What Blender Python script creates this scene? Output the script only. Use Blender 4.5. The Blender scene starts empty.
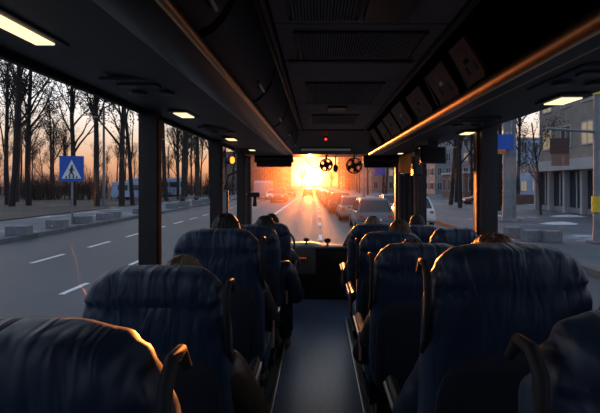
import bpy, bmesh, math, random
from mathutils import Vector, Matrix, Euler

random.seed(7)
scene = bpy.context.scene
COL = scene.collection
PI = math.pi

# ------------------------------------------------------------------ camera
H = 1.5                                   # eye height above the bus floor
cam_d = bpy.data.cameras.new('camera')
cam = bpy.data.objects.new('camera', cam_d); COL.objects.link(cam)
cam.location = (0, 0, H); cam.rotation_euler = (PI/2, 0, 0)
cam_d.sensor_width = 36; cam_d.lens = 24.0
cam_d.shift_x = -18/600; cam_d.shift_y = -22.5/600
cam_d.clip_start = .02; cam_d.clip_end = 2000
scene.camera = cam

# ------------------------------------------------------------------ sky, sun, exposure
SUN_AZ, SUN_EL = math.radians(-1.3), math.radians(.45)
SDIR = Vector((math.sin(SUN_AZ)*math.cos(SUN_EL), math.cos(SUN_AZ)*math.cos(SUN_EL), math.sin(SUN_EL)))
world = bpy.data.worlds.new('dusk_sky'); scene.world = world; world.use_nodes = True
wn, wl = world.node_tree.nodes, world.node_tree.links
wn.clear()
def wmath(op, a, b=None, clamp=False):
    n = wn.new('ShaderNodeMath'); n.operation = op; n.use_clamp = clamp
    for i, v in enumerate((a, b)):
        if v is None: continue
        if isinstance(v, (int, float)): n.inputs[i].default_value = v
        else: wl.new(v, n.inputs[i])
    return n.outputs[0]
def wscale(col, fac):
    n = wn.new('ShaderNodeVectorMath'); n.operation = 'SCALE'
    if isinstance(col, tuple): n.inputs[0].default_value = col
    else: wl.new(col, n.inputs[0])
    wl.new(fac, n.inputs['Scale']); return n.outputs[0]
def wadd(a, b):
    n = wn.new('ShaderNodeVectorMath'); n.operation = 'ADD'
    wl.new(a, n.inputs[0]); wl.new(b, n.inputs[1]); return n.outputs[0]
tc = wn.new('ShaderNodeTexCoord')
dt = wn.new('ShaderNodeVectorMath'); dt.operation = 'DOT_PRODUCT'
wl.new(tc.outputs['Generated'], dt.inputs[0]); dt.inputs[1].default_value = Vector((SDIR.x, SDIR.y, .018)).normalized()   # the glow sits a touch above the disc
cosv = wmath('MAXIMUM', dt.outputs['Value'], 0.0)
sep = wn.new('ShaderNodeSeparateXYZ'); wl.new(tc.outputs['Generated'], sep.inputs[0])
ramp = wn.new('ShaderNodeValToRGB')
wl.new(wmath('MAXIMUM', sep.outputs['Z'], 0.0), ramp.inputs[0])
cr = ramp.color_ramp
cr.elements[0].position = 0.0; cr.elements[0].color = (.46, .17, .08, 1)
cr.elements[1].position = 1.0; cr.elements[1].color = (.18, .26, .40, 1)
for p, c in ((.05, (.74, .36, .17, 1)), (.11, (.86, .62, .44, 1)), (.19, (1.1, 1.02, .98, 1)), (.32, (1.05, 1.05, 1.08, 1)), (.55, (.44, .53, .66, 1))):
    e = cr.elements.new(p); e.color = c
# away from the sun the dusk sky goes cooler and dimmer
toward = wmath('MULTIPLY_ADD', dt.outputs['Value'], .5); toward.node.inputs[2].default_value = .5
cool = wn.new('ShaderNodeMixRGB'); wl.new(wmath('POWER', toward, 1.5), cool.inputs[0])
cool.inputs[1].default_value = (.28, .34, .45, 1); wl.new(ramp.outputs[0], cool.inputs[2])
sky = wadd(cool.outputs[0], wscale((1.0, .24, .05), wmath('MULTIPLY', wmath('POWER', cosv, 60), .55)))
sky = wadd(sky, wscale((1.0, .34, .06), wmath('MULTIPLY', wmath('POWER', cosv, 450), 1.2)))
sky = wadd(sky, wscale((1.0, .55, .18), wmath('MULTIPLY', wmath('POWER', cosv, 2500), 7)))
bg = wn.new('ShaderNodeBackground'); wl.new(sky, bg.inputs[0]); bg.inputs[1].default_value = 1.5
out = wn.new('ShaderNodeOutputWorld'); wl.new(bg.outputs[0], out.inputs[0])

sun_d = bpy.data.lights.new('low_sun', 'SUN'); sun_d.energy = 10.0; sun_d.angle = math.radians(1.2); sun_d.color = (1, .29, .055)
sun_o = bpy.data.objects.new('low_sun', sun_d); COL.objects.link(sun_o)
sun_o.location = (0, 60, 20); sun_o.rotation_euler = SDIR.to_track_quat('Z', 'Y').to_euler()

scene.view_settings.view_transform = 'Standard'; scene.view_settings.look = 'None'
scene.view_settings.exposure = 0.0; scene.view_settings.gamma = 1.0
scene.view_settings.use_curve_mapping = False
scene.cycles.max_bounces = 6; scene.cycles.transparent_max_bounces = 24
scene.cycles.caustics_reflective = False; scene.cycles.caustics_refractive = False

# ------------------------------------------------------------------ materials
MATS = {}
def mat(name, col, rough=.6, metal=0, var=.12, scale=6, bump=0, bscale=40, emit=None, estr=0, spec=.5, sheen=0, coat=0):
    m = bpy.data.materials.new(name); m.use_nodes = True
    n, l = m.node_tree.nodes, m.node_tree.links
    b = n['Principled BSDF']
    b.inputs['Roughness'].default_value = rough; b.inputs['Metallic'].default_value = metal
    b.inputs['Specular IOR Level'].default_value = spec
    if sheen: b.inputs['Sheen Weight'].default_value = sheen; b.inputs['Sheen Roughness'].default_value = .4
    if coat: b.inputs['Coat Weight'].default_value = coat; b.inputs['Coat Roughness'].default_value = .08
    t = n.new('ShaderNodeTexCoord'); no = n.new('ShaderNodeTexNoise'); no.inputs['Scale'].default_value = scale
    no.inputs['Detail'].default_value = 5
    l.new(t.outputs['Object'], no.inputs['Vector'])
    r = n.new('ShaderNodeValToRGB'); l.new(no.outputs['Fac'], r.inputs[0])
    r.color_ramp.elements[0].position = .3; r.color_ramp.elements[1].position = .7
    r.color_ramp.elements[0].color = (*[c*(1-var) for c in col], 1)
    r.color_ramp.elements[1].color = (*[min(1, c*(1+var)) for c in col], 1)
    l.new(r.outputs[0], b.inputs['Base Color'])
    if bump:
        n2 = n.new('ShaderNodeTexNoise'); n2.inputs['Scale'].default_value = bscale; l.new(t.outputs['Object'], n2.inputs['Vector'])
        bp = n.new('ShaderNodeBump'); bp.inputs['Strength'].default_value = bump; bp.inputs['Distance'].default_value = .01
        l.new(n2.outputs['Fac'], bp.inputs['Height']); l.new(bp.outputs[0], b.inputs['Normal'])
    if emit: b.inputs['Emission Color'].default_value = (*emit, 1); b.inputs['Emission Strength'].default_value = estr
    MATS[name] = m; return m
def glass(name, tint, refl=.06, rough=.02, haze=0, hrough=.4, hcol=(1, 1, 1)):
    m = bpy.data.materials.new(name); m.use_nodes = True
    n, l = m.node_tree.nodes, m.node_tree.links
    n.clear(); o = n.new('ShaderNodeOutputMaterial')
    tr = n.new('ShaderNodeBsdfTransparent'); tr.inputs[0].default_value = (*tint, 1)
    gl = n.new('ShaderNodeBsdfGlossy'); gl.inputs['Roughness'].default_value = rough
    lw = n.new('ShaderNodeLayerWeight'); lw.inputs[0].default_value = .25
    mu = n.new('ShaderNodeMath'); mu.operation = 'MULTIPLY_ADD'; l.new(lw.outputs['Fresnel'], mu.inputs[0]); mu.inputs[1].default_value = .05; mu.inputs[2].default_value = refl*.15
    mx = n.new('ShaderNodeMixShader'); l.new(mu.outputs[0], mx.inputs[0])
    base = tr.outputs[0]
    if haze:                                # added scatter film lays the sun's glare veil over the pane
        rf = n.new('ShaderNodeBsdfRefraction'); rf.inputs['Color'].default_value = (*hcol, 1)
        rf.inputs['Roughness'].default_value = hrough; rf.inputs['IOR'].default_value = 1.25
        no = n.new('ShaderNodeTexNoise'); no.inputs['Scale'].default_value = 3
        tcn = n.new('ShaderNodeTexCoord'); l.new(tcn.outputs['Object'], no.inputs['Vector'])
        hm = n.new('ShaderNodeMath'); hm.operation = 'MULTIPLY_ADD'; l.new(no.outputs['Fac'], hm.inputs[0]); hm.inputs[1].default_value = haze*.8; hm.inputs[2].default_value = haze*.6
        mh = n.new('ShaderNodeMixShader'); l.new(hm.outputs[0], mh.inputs[0]); l.new(tr.outputs[0], mh.inputs[1]); l.new(rf.outputs[0], mh.inputs[2])
        base = mh.outputs[0]
    l.new(base, mx.inputs[1]); l.new(gl.outputs[0], mx.inputs[2]); l.new(mx.outputs[0], o.inputs[0])
    MATS[name] = m; return m
def emis(name, col, s):
    m = bpy.data.materials.new(name); m.use_nodes = True
    n, l = m.node_tree.nodes, m.node_tree.links; n.clear()
    o = n.new('ShaderNodeOutputMaterial'); e = n.new('ShaderNodeEmission'); e.inputs[0].default_value = (*col, 1); e.inputs[1].default_value = s
    no = n.new('ShaderNodeTexNoise'); no.inputs['Scale'].default_value = 8; mu = n.new('ShaderNodeMath'); mu.operation = 'MULTIPLY_ADD'
    l.new(no.outputs['Fac'], mu.inputs[0]); mu.inputs[1].default_value = s*.3; mu.inputs[2].default_value = s*.85
    l.new(mu.outputs[0], e.inputs[1]); l.new(e.outputs[0], o.inputs[0]); MATS[name] = m; return m

# inside
mat('seat_blue', (.012, .030, .066), .5, var=.25, scale=14, bump=.25, bscale=60, sheen=.15)
mat('seat_back', (.012, .016, .028), .65, var=.2, scale=20, bump=.3, bscale=160)
mat('plastic_black', (.012, .012, .013), .45, var=.2, bump=.1, bscale=200)
mat('plastic_grey', (.035, .036, .040), .55, var=.15, bump=.15, bscale=160)
mat('panel_grey', (.06, .060, .062), .6, var=.1, bump=.15, bscale=120)
mat('ceiling_grey', (.42, .375, .355), .7, var=.12, bump=.15, bscale=120)
mat('fascia', (.085, .082, .080), .40, metal=.3, var=.08, scale=3, spec=.6)
mat('rail', (.85, .46, .20), .34, metal=1.0, var=.08, scale=3)  # orange of the low sunlight put into the metal colour
mat('floor_vinyl', (.17, .23, .36), .33, var=.2, scale=30, bump=.08, bscale=120)
mat('strip_metal', (.42, .40, .38), .3, metal=.9, var=.1)
mat('bin_brown', (.30, .095, .025), .55, var=.3, scale=12, bump=.15, bscale=60)  # brown with the orange of low sun mixed into the colour
mat('dark_recess', (.006, .006, .006), .8)
mat('dash', (.022, .022, .024), .5, var=.15, bump=.15, bscale=120)
emis('lens_warm', (1.0, .76, .42), 1.6)
emis('red_led', (1.0, .05, .02), 2.5)
emis('amber_lamp', (1.0, .30, .035), 2.6)
emis('dash_red', (1.0, .10, .05), .5)
mat('display', (.03, .03, .035), .25, emit=(.3, .27, .27), estr=.12)
glass('side_glass', (.93, .95, .97), .03)
glass('door_glass', (.9, .9, .92), .04)
glass('windshield_glass', (.95, .95, .95), .03, haze=.010, hrough=.55, hcol=(1, .62, .48))  # reddish tint and scatter imitate the veiling glare round the sun
mat('seal', (.010, .010, .010), .7)
mat('pillar', (.030, .028, .028), .5, var=.15, bump=.1, bscale=100)
# gathers in the padded seat cover: relief stretched up and down the cushion
_m = MATS['seat_blue']; _n, _l = _m.node_tree.nodes, _m.node_tree.links
_t = _n.new('ShaderNodeTexCoord'); _mp = _n.new('ShaderNodeMapping'); _mp.inputs['Scale'].default_value = (17, 7, 5); _l.new(_t.outputs['Object'], _mp.inputs[0])
_w = _n.new('ShaderNodeTexNoise'); _w.inputs['Scale'].default_value = 1.0; _w.inputs['Detail'].default_value = 2; _w.inputs['Distortion'].default_value = .8; _l.new(_mp.outputs[0], _w.inputs[0])
_b = _n.new('ShaderNodeBump'); _b.inputs['Strength'].default_value = .5; _b.inputs['Distance'].default_value = .035; _l.new(_w.outputs[0], _b.inputs['Height'])
_l.new(_b.outputs[0], _n['Principled BSDF'].inputs['Normal'])
# people
mat('skin', (.42, .25, .17), .5, var=.08, scale=20)
mat('hair_brown', (.10, .045, .018), .55, var=.4, scale=60, bump=.8, bscale=140)
mat('hair_dark', (.018, .014, .012), .55, var=.4, scale=60, bump=.8, bscale=140)
mat('hair_sand', (.22, .15, .09), .55, var=.3, scale=60, bump=.8, bscale=140)
mat('hair_auburn', (.17, .07, .025), .55, var=.4, scale=60, bump=.8, bscale=140)
for k, c in {'coat_black': (.018, .018, .021), 'coat_navy': (.022, .030, .055), 'coat_grey': (.06, .06, .065), 'coat_brown': (.06, .035, .022), 'coat_green': (.035, .045, .032)}.items():
    mat(k, c, .42, var=.2, scale=10, bump=.4, bscale=30)
mat('jeans', (.03, .04, .07), .8, var=.3, scale=30)
mat('eye', (.7, .7, .68), .2)
# outside
mat('bark', (.026, .020, .017), .9, var=.4, scale=8, bump=.8, bscale=20)
mat('bark_pale', (.12, .10, .09), .9, var=.4, scale=8, bump=.8, bscale=20)
mat('leaf_dry', (.030, .024, .014), .8, var=.4, scale=3)
mat('shrub', (.03, .022, .017), .9, var=.4, scale=3)
mat('concrete', (.17, .175, .185), .85, var=.2, scale=5, bump=.4, bscale=25)
mat('curb', (.10, .105, .11), .85, var=.2, scale=3, bump=.3)
mat('line_white', (.75, .75, .74), .7, var=.15, scale=3)
mat('sign_blue', (.015, .10, .50), .5, var=.08)
mat('sign_white', (.8, .8, .8), .5, var=.05)
mat('sign_black', (.01, .01, .01), .5)
mat('steel_grey', (.22, .22, .23), .45, metal=.6, var=.15)
mat('pole_paint', (.20, .21, .22), .7, var=.2, scale=2)
mat('yellow_paint', (.75, .52, .02), .6, var=.15)
mat('brown_sign', (.07, .03, .02), .6, var=.2)
mat('reflection_orange', (.6, .2, .06), .6, var=.2)
mat('wall_beige', (.30, .26, .23), .85, var=.15, scale=1.2, bump=.2)
mat('wall_grey', (.27, .27, .28), .85, var=.15, scale=1.2, bump=.2)
mat('wall_blue', (.40, .50, .66), .8, var=.12, scale=.8)
mat('wall_brick', (.22, .12, .09), .85, var=.2, scale=1.5)
mat('wall_light', (.46, .46, .47), .8, var=.1, scale=1)
mat('pane_dark', (.03, .035, .045), .12, var=.2, spec=.8)
mat('pane_lit', (.35, .30, .22), .3, var=.3, emit=(1, .7, .35), estr=.25)
mat('frame_pale', (.45, .46, .47), .6)
mat('tyre', (.012, .012, .012), .85)
mat('rim', (.35, .35, .36), .35, metal=.8)
mat('car_glass', (.02, .022, .026), .08, spec=.8, var=.05)
mat('tail_red', (.35, .01, .01), .3, emit=(1, .06, .02), estr=.10)
mat('head_lamp', (.7, .7, .68), .15, emit=(1, .85, .6), estr=.5)
mat('plate', (.7, .7, .68), .5)
for k, c in {'car_silver': (.38, .38, .39), 'car_dark': (.035, .036, .042), 'car_white': (.66, .66, .65), 'car_red': (.22, .03, .025), 'car_grey': (.14, .14, .15), 'car_blue': (.05, .09, .18), 'car_beige': (.36, .30, .22)}.items():
    mat(k, c, .3, metal=.25, var=.05, coat=.6)
mat('snow', (.62, .64, .68), .8, var=.1, scale=4, bump=.4, bscale=10)
# asphalt, pavement and park soil have patches of their own
def ground_mat(name, a, b, sc, p0, p1, rough, c3=None, bump=.15):
    m = bpy.data.materials.new(name); m.use_nodes = True
    n, l = m.node_tree.nodes, m.node_tree.links; bs = n['Principled BSDF']
    t = n.new('ShaderNodeTexCoord'); no = n.new('ShaderNodeTexNoise'); no.inputs['Scale'].default_value = sc; no.inputs['Detail'].default_value = 9; no.inputs['Roughness'].default_value = .65
    l.new(t.outputs['Object'], no.inputs[0])
    r = n.new('ShaderNodeValToRGB'); l.new(no.outputs[0], r.inputs[0])
    r.color_ramp.elements[0].position = p0; r.color_ramp.elements[0].color = (*a, 1)
    r.color_ramp.elements[1].position = p1; r.color_ramp.elements[1].color = (*b, 1)
    if c3:
        e = r.color_ramp.elements.new(min(.98, p1+.06)); e.color = (*c3, 1)
    l.new(r.outputs[0], bs.inputs['Base Color'])
    n2 = n.new('ShaderNodeTexNoise'); n2.inputs['Scale'].default_value = 30; n2.inputs['Detail'].default_value = 6; l.new(t.outputs['Object'], n2.inputs[0])
    bp = n.new('ShaderNodeBump'); bp.inputs['Strength'].default_value = bump; bp.inputs['Distance'].default_value = .02; l.new(n2.outputs[0], bp.inputs['Height']); l.new(bp.outputs[0], bs.inputs['Normal'])
    bs.inputs['Roughness'].default_value = rough
    MATS[name] = m
ground_mat('asphalt', (.048, .054, .062), (.072, .079, .088), .35, .3, .7, .6)
ground_mat('pavement', (.095, .10, .11), (.15, .155, .17), .6, .35, .56, .8, (.34, .36, .40))
ground_mat('soil', (.045, .032, .024), (.085, .066, .052), .25, .3, .62, .9, (.40, .40, .43), .4)
ground_mat('lot', (.075, .085, .10), (.12, .13, .15), .3, .35, .58, .7, (.40, .44, .52))

# ------------------------------------------------------------------ mesh helpers
class MB:
    def __init__(s): s.v = []; s.f = []
    def poly(s, pts): i = len(s.v); s.v += [tuple(p) for p in pts]; s.f.append(tuple(range(i, i+len(pts)))); return s
    def hexa(s, p):      # 8 points: bottom 4 ccw, top 4 ccw
        i = len(s.v); s.v += [tuple(q) for q in p]
        s.f += [(i+3, i+2, i+1, i), (i+4, i+5, i+6, i+7)] + [(i+k, i+(k+1) % 4, i+4+(k+1) % 4, i+4+k) for k in range(4)]; return s
    def box(s, c, d, rz=0, rx=0, ry=0, bev=0):
        R = Euler((rx, ry, rz)).to_matrix(); c = Vector(c); x, y, z = [q/2 for q in d]
        if not bev:
            P = [(-x, -y, -z), (x, -y, -z), (x, y, -z), (-x, y, -z), (-x, -y, z), (x, -y, z), (x, y, z), (-x, y, z)]
            return s.hexa([R @ Vector(q) + c for q in P])
        bm = bmesh.new(); bmesh.ops.create_cube(bm, size=1)
        for v in bm.verts: v.co = Vector((v.co.x*2*x, v.co.y*2*y, v.co.z*2*z))
        bmesh.ops.bevel(bm, geom=bm.edges[:], offset=bev, segments=2, affect='EDGES', profile=.7)
        i = len(s.v); bm.verts.index_update()
        s.v += [tuple(R @ v.co + c) for v in bm.verts]
        s.f += [tuple(i+v.index for v in f.verts) for f in bm.faces]; bm.free(); return s
    def tube(s, pts, r, n=8, caps=True, ry=None):
        pts = [Vector(p) for p in pts]; rs = r if isinstance(r, (list, tuple)) else [r]*len(pts)
        base = len(s.v); up = None
        for k, p in enumerate(pts):
            t = (pts[min(k+1, len(pts)-1)] - pts[max(k-1, 0)]).normalized()
            if up is None: up = t.orthogonal().normalized()
            up = (up - t*up.dot(t)).normalized() if (up - t*up.dot(t)).length > 1e-6 else t.orthogonal().normalized()
            w = t.cross(up)
            for a in range(n):
                th = 2*PI*a/n; s.v.append(tuple(p + up*math.cos(th)*rs[k] + w*math.sin(th)*rs[k]*(ry or 1)))
        for k in range(len(pts)-1):
            for a in range(n):
                b = (a+1) % n; i = base+k*n; s.f.append((i+a, i+b, i+n+b, i+n+a))
        if caps: s.f.append(tuple(base+a for a in reversed(range(n)))); s.f.append(tuple(base+(len(pts)-1)*n+a for a in range(n)))
        return s
    def loft(s, rings, close=True, caps=True):
        n = len(rings[0]); base = len(s.v)
        for r in rings: s.v += [tuple(p) for p in r]
        for k in range(len(rings)-1):
            for a in range(n if close else n-1):
                b = (a+1) % n; i = base+k*n; s.f.append((i+a, i+b, i+n+b, i+n+a))
        if caps: s.f.append(tuple(base+a for a in reversed(range(n)))); s.f.append(tuple(base+(len(rings)-1)*n+a for a in range(n)))
        return s
    def prism_y(s, prof, y0, y1):      # (x,z) profile swept along y
        return s.loft([[(x, y0, z) for x, z in prof], [(x, y1, z) for x, z in prof]])
    def ball(s, c, r, nu=12, nv=8):
        if not isinstance(r, (tuple, list)): r = (r, r, r)
        base = len(s.v); s.v.append((c[0], c[1], c[2]-r[2]))
        for k in range(1, nv):
            ph = -PI/2+PI*k/nv
            for a in range(nu): s.v.append((c[0]+r[0]*math.cos(ph)*math.cos(2*PI*a/nu), c[1]+r[1]*math.cos(ph)*math.sin(2*PI*a/nu), c[2]+r[2]*math.sin(ph)))
        s.v.append((c[0], c[1], c[2]+r[2])); top = len(s.v)-1
        for a in range(nu):
            b = (a+1) % nu; s.f.append((base, base+1+b, base+1+a)); s.f.append((top, top-nu+a, top-nu+b))
            for k in range(nv-2): i = base+1+k*nu; s.f.append((i+a, i+b, i+nu+b, i+nu+a))
        return s
    def mesh(s, name, m, smooth=False, fix=True):
        me = bpy.data.meshes.new(name); me.from_pydata(s.v, [], s.f)
        if fix:
            bm = bmesh.new(); bm.from_mesh(me); bmesh.ops.recalc_face_normals(bm, faces=bm.faces[:]); bm.to_mesh(me); bm.free()
        me.materials.append(MATS[m])
        if smooth:
            for p in me.polygons: p.use_smooth = True
            try: me.set_sharp_from_angle(angle=math.radians(45))
            except Exception: pass
        me.update(); return me
    def build(s, name, m, parent=None, smooth=False, label=None, kind=None, fix=True):
        return link(name, s.mesh(name, m, smooth, fix), parent, label, kind)
def link(name, me, parent=None, label=None, kind=None):
    o = bpy.data.objects.new(name, me); COL.objects.link(o)
    if parent: o.parent = parent
    if label: o['label'] = label
    if kind: o['kind'] = kind
    return o
def tag(o, label, cat=None, group=None, kind=None):
    o['label'] = label
    if cat: o['category'] = cat
    if group: o['group'] = group
    if kind: o['kind'] = kind
    return o
def thing(name, label, cat, loc=(0, 0, 0), rz=0, group=None, kind=None):
    o = bpy.data.objects.new(name, None); COL.objects.link(o); o.empty_display_size = .1
    o.location = loc; o.rotation_euler = (0, 0, rz); return tag(o, label, cat, group, kind)
def copy_tree(o, parent=None):
    c = o.copy(); COL.objects.link(c); c.parent = parent
    for ch in [q for q in o.children]: copy_tree(ch, c)
    return c
def relabel(o, label, group=None):
    o['label'] = label
    if group: o['group'] = group
    return o
def grid_solid(fn, nu, nv):           # closed in u, capped in v
    m = MB(); m.loft([[fn(2*PI*a/nu, k/(nv-1)) for a in range(nu)] for k in range(nv)]); return m

# ------------------------------------------------------------------ bus shell
XL, XR, YR, YF = -1.05, 1.20, -2.6, 5.95
ROAD = -.70
def struct(o, label): return tag(o, label, None, None, 'structure')

fl = MB(); fl.box(((XL+XR)/2, (YR+5.2)/2, -.04), (XR-XL, 5.2-YR, .08)).build('floor', 'floor_vinyl')
floor = bpy.data.objects['floor']; struct(floor, 'grey blue vinyl aisle floor of the bus')
# raised seat platforms left and right of the aisle, with a metal strip along each edge
MB().box((-.68, .9, .012), (.74, 6.9, .05), bev=.008).build('seat_platform', 'plastic_grey', floor)
MB().box((.75, .9, .012), (.88, 6.9, .05), bev=.008).build('seat_platform', 'plastic_grey', floor)
MB().box((-.305, 1.6, .044), (.022, 5.5, .016), bev=.004).build('edge_strip', 'strip_metal', floor)
MB().box((.300, 1.6, .044), (.022, 5.5, .016), bev=.004).build('edge_strip', 'strip_metal', floor)

WZ0, WZ1 = .74, 1.95                  # side window sill and head
def side_wall(nm, X, s, pill, label):
    root = thing(nm, label, None, kind='structure')
    del_ = MB().box((X+s*.03, (YR+YF)/2, (WZ0+ROAD+.35)/2), (.06, YF-YR, WZ0-ROAD-.35), bev=.01).build('lower_panel', 'plastic_grey', root)
    MB().box((X-s*.035, (YR+4.8)/2, WZ0-.02), (.09, 4.8-YR, .04), bev=.012).build('sill', 'panel_grey', root)
    MB().box((X+s*.03, (YR+YF)/2, WZ1+.12), (.06, YF-YR, .24)).build('upper_panel', 'plastic_grey', root)
    for y0, y1 in pill:
        # pillar with a slightly narrower face to the cabin
        t = .05
        p = MB().loft([[(X+s*.05, y0, z), (X+s*.05, y1, z), (X-s*t, y1-.025, z), (X-s*t, y0+.025, z)] for z in (WZ0-.02, WZ1+.05)])
        pl = p.build('pillar', 'pillar', root)
        MB().box((X-s*(t+.006), (y0+y1)/2, (WZ0+WZ1)/2), (.012, .03, WZ1-WZ0-.1), bev=.004).build('sunlit_strip', 'bin_brown', pl)  # orange-brown strip stands for the sunlit edge of the pillar
    return root
PL = [(-1.9, -1.72), (.0, .16), (2.45, 2.58), (4.07, 4.22), (5.42, 5.54)]
PR = [(-1.9, -1.72), (.3, .46), (2.78, 2.98), (4.60, 4.80), (5.62, 5.72)]
PL = [(-1.9, -1.72), (.0-.6, .16-.6), (2.45, 2.58), (4.07, 4.22), (5.42, 5.54)]
wl_ = side_wall('wall_left', XL, -1, PL, 'dark bus side wall with window pillars on the left')
wr_ = side_wall('wall_right', XR, 1, PR, 'dark bus side wall with window pillars on the right')
rear = MB().box(((XL+XR)/2, YR-.03, .75), (XR-XL+.1, .06, 2.9)).build('wall_rear', 'plastic_grey'); struct(rear, 'dark rear wall of the bus behind the seats')

WN = [0]
def side_window(X, s, y0, y1, label, m='side_glass'):
    WN[0] += 1
    w = thing(f'window_{WN[0]}', label, None, kind='structure')
    MB().box((X+s*.03, (y0+y1)/2, (WZ0+WZ1)/2), (.008, y1-y0, WZ1-WZ0)).build('pane', m, w)
    MB().box((X+s*.02, (y0+y1)/2, WZ0+.012), (.03, y1-y0, .024), bev=.006).build('seal', 'seal', w)
    MB().box((X+s*.02, (y0+y1)/2, WZ1-.012), (.03, y1-y0, .024), bev=.006).build('seal', 'seal', w)
    return w
names = ['rear left', 'wide near left', 'second left', 'third left', 'small driver', ]
for (a, b), nm in zip([(PL[i][1], PL[i+1][0]) for i in range(4)], ['rearmost left side window of the bus', 'wide left side window beside the nearest seats', 'left side window ahead of the wide pillar', 'narrow left side window beside the driver']):
    side_window(XL, -1, a, b, nm)
for (a, b), nm in zip([(PR[i][1], PR[i+1][0]) for i in range(3)], ['rearmost right side window of the bus', 'wide right side window beside the nearest seats', 'right side window ahead of the thick pillar']):
    side_window(XR, 1, a, b, nm)

# windshield: one big pane between the A pillars
WN[0] += 1
ws = thing(f'window_{WN[0]}', 'wide windshield with an added glare film in the low sun', None, kind='structure')
WT, WB = 1.90, .58
wsm = MB()
ng = 10
rows = []
for k in range(2):
    z = WB if k == 0 else WT
    rows.append([(XL+.05+(XR-XL-.1)*i/ng, YF-.12*((i/ng-.5)*2)**2 + (.06 if k == 0 else -.06), z) for i in range(ng+1)])
wsm.loft(rows, close=False, caps=False)
wsm.build('pane', 'windshield_glass', ws, smooth=True)
MB().box((XL+.03, YF-.10, 1.2), (.09, .14, 1.7), bev=.02).build('a_pillar', 'pillar', ws)
MB().box((XR-.03, YF-.10, 1.2), (.09, .14, 1.7), bev=.02).build('a_pillar', 'pillar', ws)
MB().box(((XL+XR)/2, YF-.03, 2.05), (XR-XL, .2, .30), bev=.02).build('header', 'plastic_black', ws)
MB().box(((XL+XR)/2, YF+.06, .1), (XR-XL, .12, 1.0), bev=.03).build('front_panel', 'plastic_grey', ws)

# front passenger door with its own glass
door = thing('door_1', 'front passenger door with tall glass beside the dashboard', None, kind='structure')
MB().box((XR+.03, 5.21, (WZ0+WZ1)/2), (.008, .82, WZ1-WZ0)).build('pane', 'door_glass', door)
MB().box((XR+.01, 5.21, 1.15), (.05, .035, 1.6), bev=.008).build('door_frame', 'plastic_black', door)
MB().box((XR-.03, 5.21, .82), (.04, .8, .03), bev=.01).build('grab_bar', 'strip_metal', door)

# ------------------------------------------------------------------ ceiling
ceil = thing('ceiling', 'dark grey ceiling panels with air grilles above the aisle', None, kind='structure')
CX0, CX1, CZ = -.19, .52, 2.10
MB().box(((XL+XR)/2, (YR+YF)/2, 2.24), (XR-XL+.12, YF-YR, .06)).build('roof_skin', 'plastic_black', ceil)
seams = [YR, -1.3, -.2, .72, 1.50, 1.96, 3.02, 4.40]
for a, b in zip(seams[:-1], seams[1:]):
    MB().box(((CX0+CX1)/2, (a+b)/2, CZ+.015), (CX1-CX0-.05, b-a-.014, .03), bev=.008).build('ceiling_panel', 'ceiling_grey', ceil)
MB().box(((CX0+CX1)/2, .9, CZ+.04), (CX1-CX0, 7.0, .02)).build('seam_backing', 'dark_recess', ceil)
for x in (CX0+.005, CX1-.005):
    MB().tube([(x, YR, CZ-.004), (x, 4.4, CZ-.004)], .014, 8).build('edge_bead', 'panel_grey', ceil)
def grille(x0, x1, y0, y1, n):
    fr = MB()
    for c, d in ((((x0+x1)/2, y0, CZ-.004), (x1-x0+.03, .016, .012)), (((x0+x1)/2, y1, CZ-.004), (x1-x0+.03, .016, .012)), ((x0, (y0+y1)/2, CZ-.004), (.016, y1-y0, .012)), ((x1, (y0+y1)/2, CZ-.004), (.016, y1-y0, .012))):
        fr.box(c, d)
    g = fr.build('grille_frame', 'panel_grey', ceil)
    MB().box(((x0+x1)/2, (y0+y1)/2, CZ-.001), (x1-x0, y1-y0, .003)).build('grille_backing', 'dark_recess', g)
    s = MB()
    for i in range(n):
        x = x0+(i+.5)*(x1-x0)/n; s.box((x, (y0+y1)/2, CZ-.008), ((x1-x0)/n*.45, y1-y0, .010), ry=.4)
    s.build('grille_slats', 'ceiling_grey', g, kind='stuff')
grille(-.09, .13, 1.05, 1.44, 20)
grille(-.08, .42, 1.57, 1.88, 44)
grille(-.06, .38, 2.36, 2.95, 40)
grille(-.04, .34, 3.45, 3.95, 36)
MB().box((.24, 1.26, CZ-.012), (.16, .34, .03), bev=.008).build('control_box', 'plastic_black', ceil)
MB().box((.15, 3.14, CZ-.008), (.15, .15, .02), bev=.006).build('hatch_handle', 'plastic_black', ceil)
MB().box((.16, 1.94, CZ-.006), (.6, .03, .012), bev=.004).build('cross_trim', 'panel_grey', ceil)

# bulkhead over the windshield
bulk = thing('trim_1', 'black bulkhead over the windshield with a strip display', None, kind='structure')
MB().loft([[(XL, y, z), (XR, y, z), (XR, y, 2.21), (XL, y, 2.21)] for y, z in ((4.42, 2.09), (5.2, 1.885), (5.92, 1.90))]).build('bulkhead', 'plastic_black', bulk)
tilt = math.atan2(2.09-1.885, .78)
MB().box((.10, 5.00, 1.932), (.62, .06, .012), rx=-tilt, bev=.004).build('strip_display', 'display', bulk)
MB().box((.10, 5.00, 1.9375), (.68, .10, .010), rx=-tilt, bev=.004).build('display_frame', 'plastic_grey', bulk)
lamp = thing('warning_lamp', 'small glowing red lamp on the bulkhead above the windshield', 'lamp', (.09, 4.62, 2.035))
MB().tube([(0, 0, .01), (0, -.01, -.012)], .022, 12).build('lamp_base', 'plastic_black', lamp)
MB().ball((0, -.012, -.018), .014).build('lamp_lens', 'red_led', lamp, smooth=True)

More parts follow.
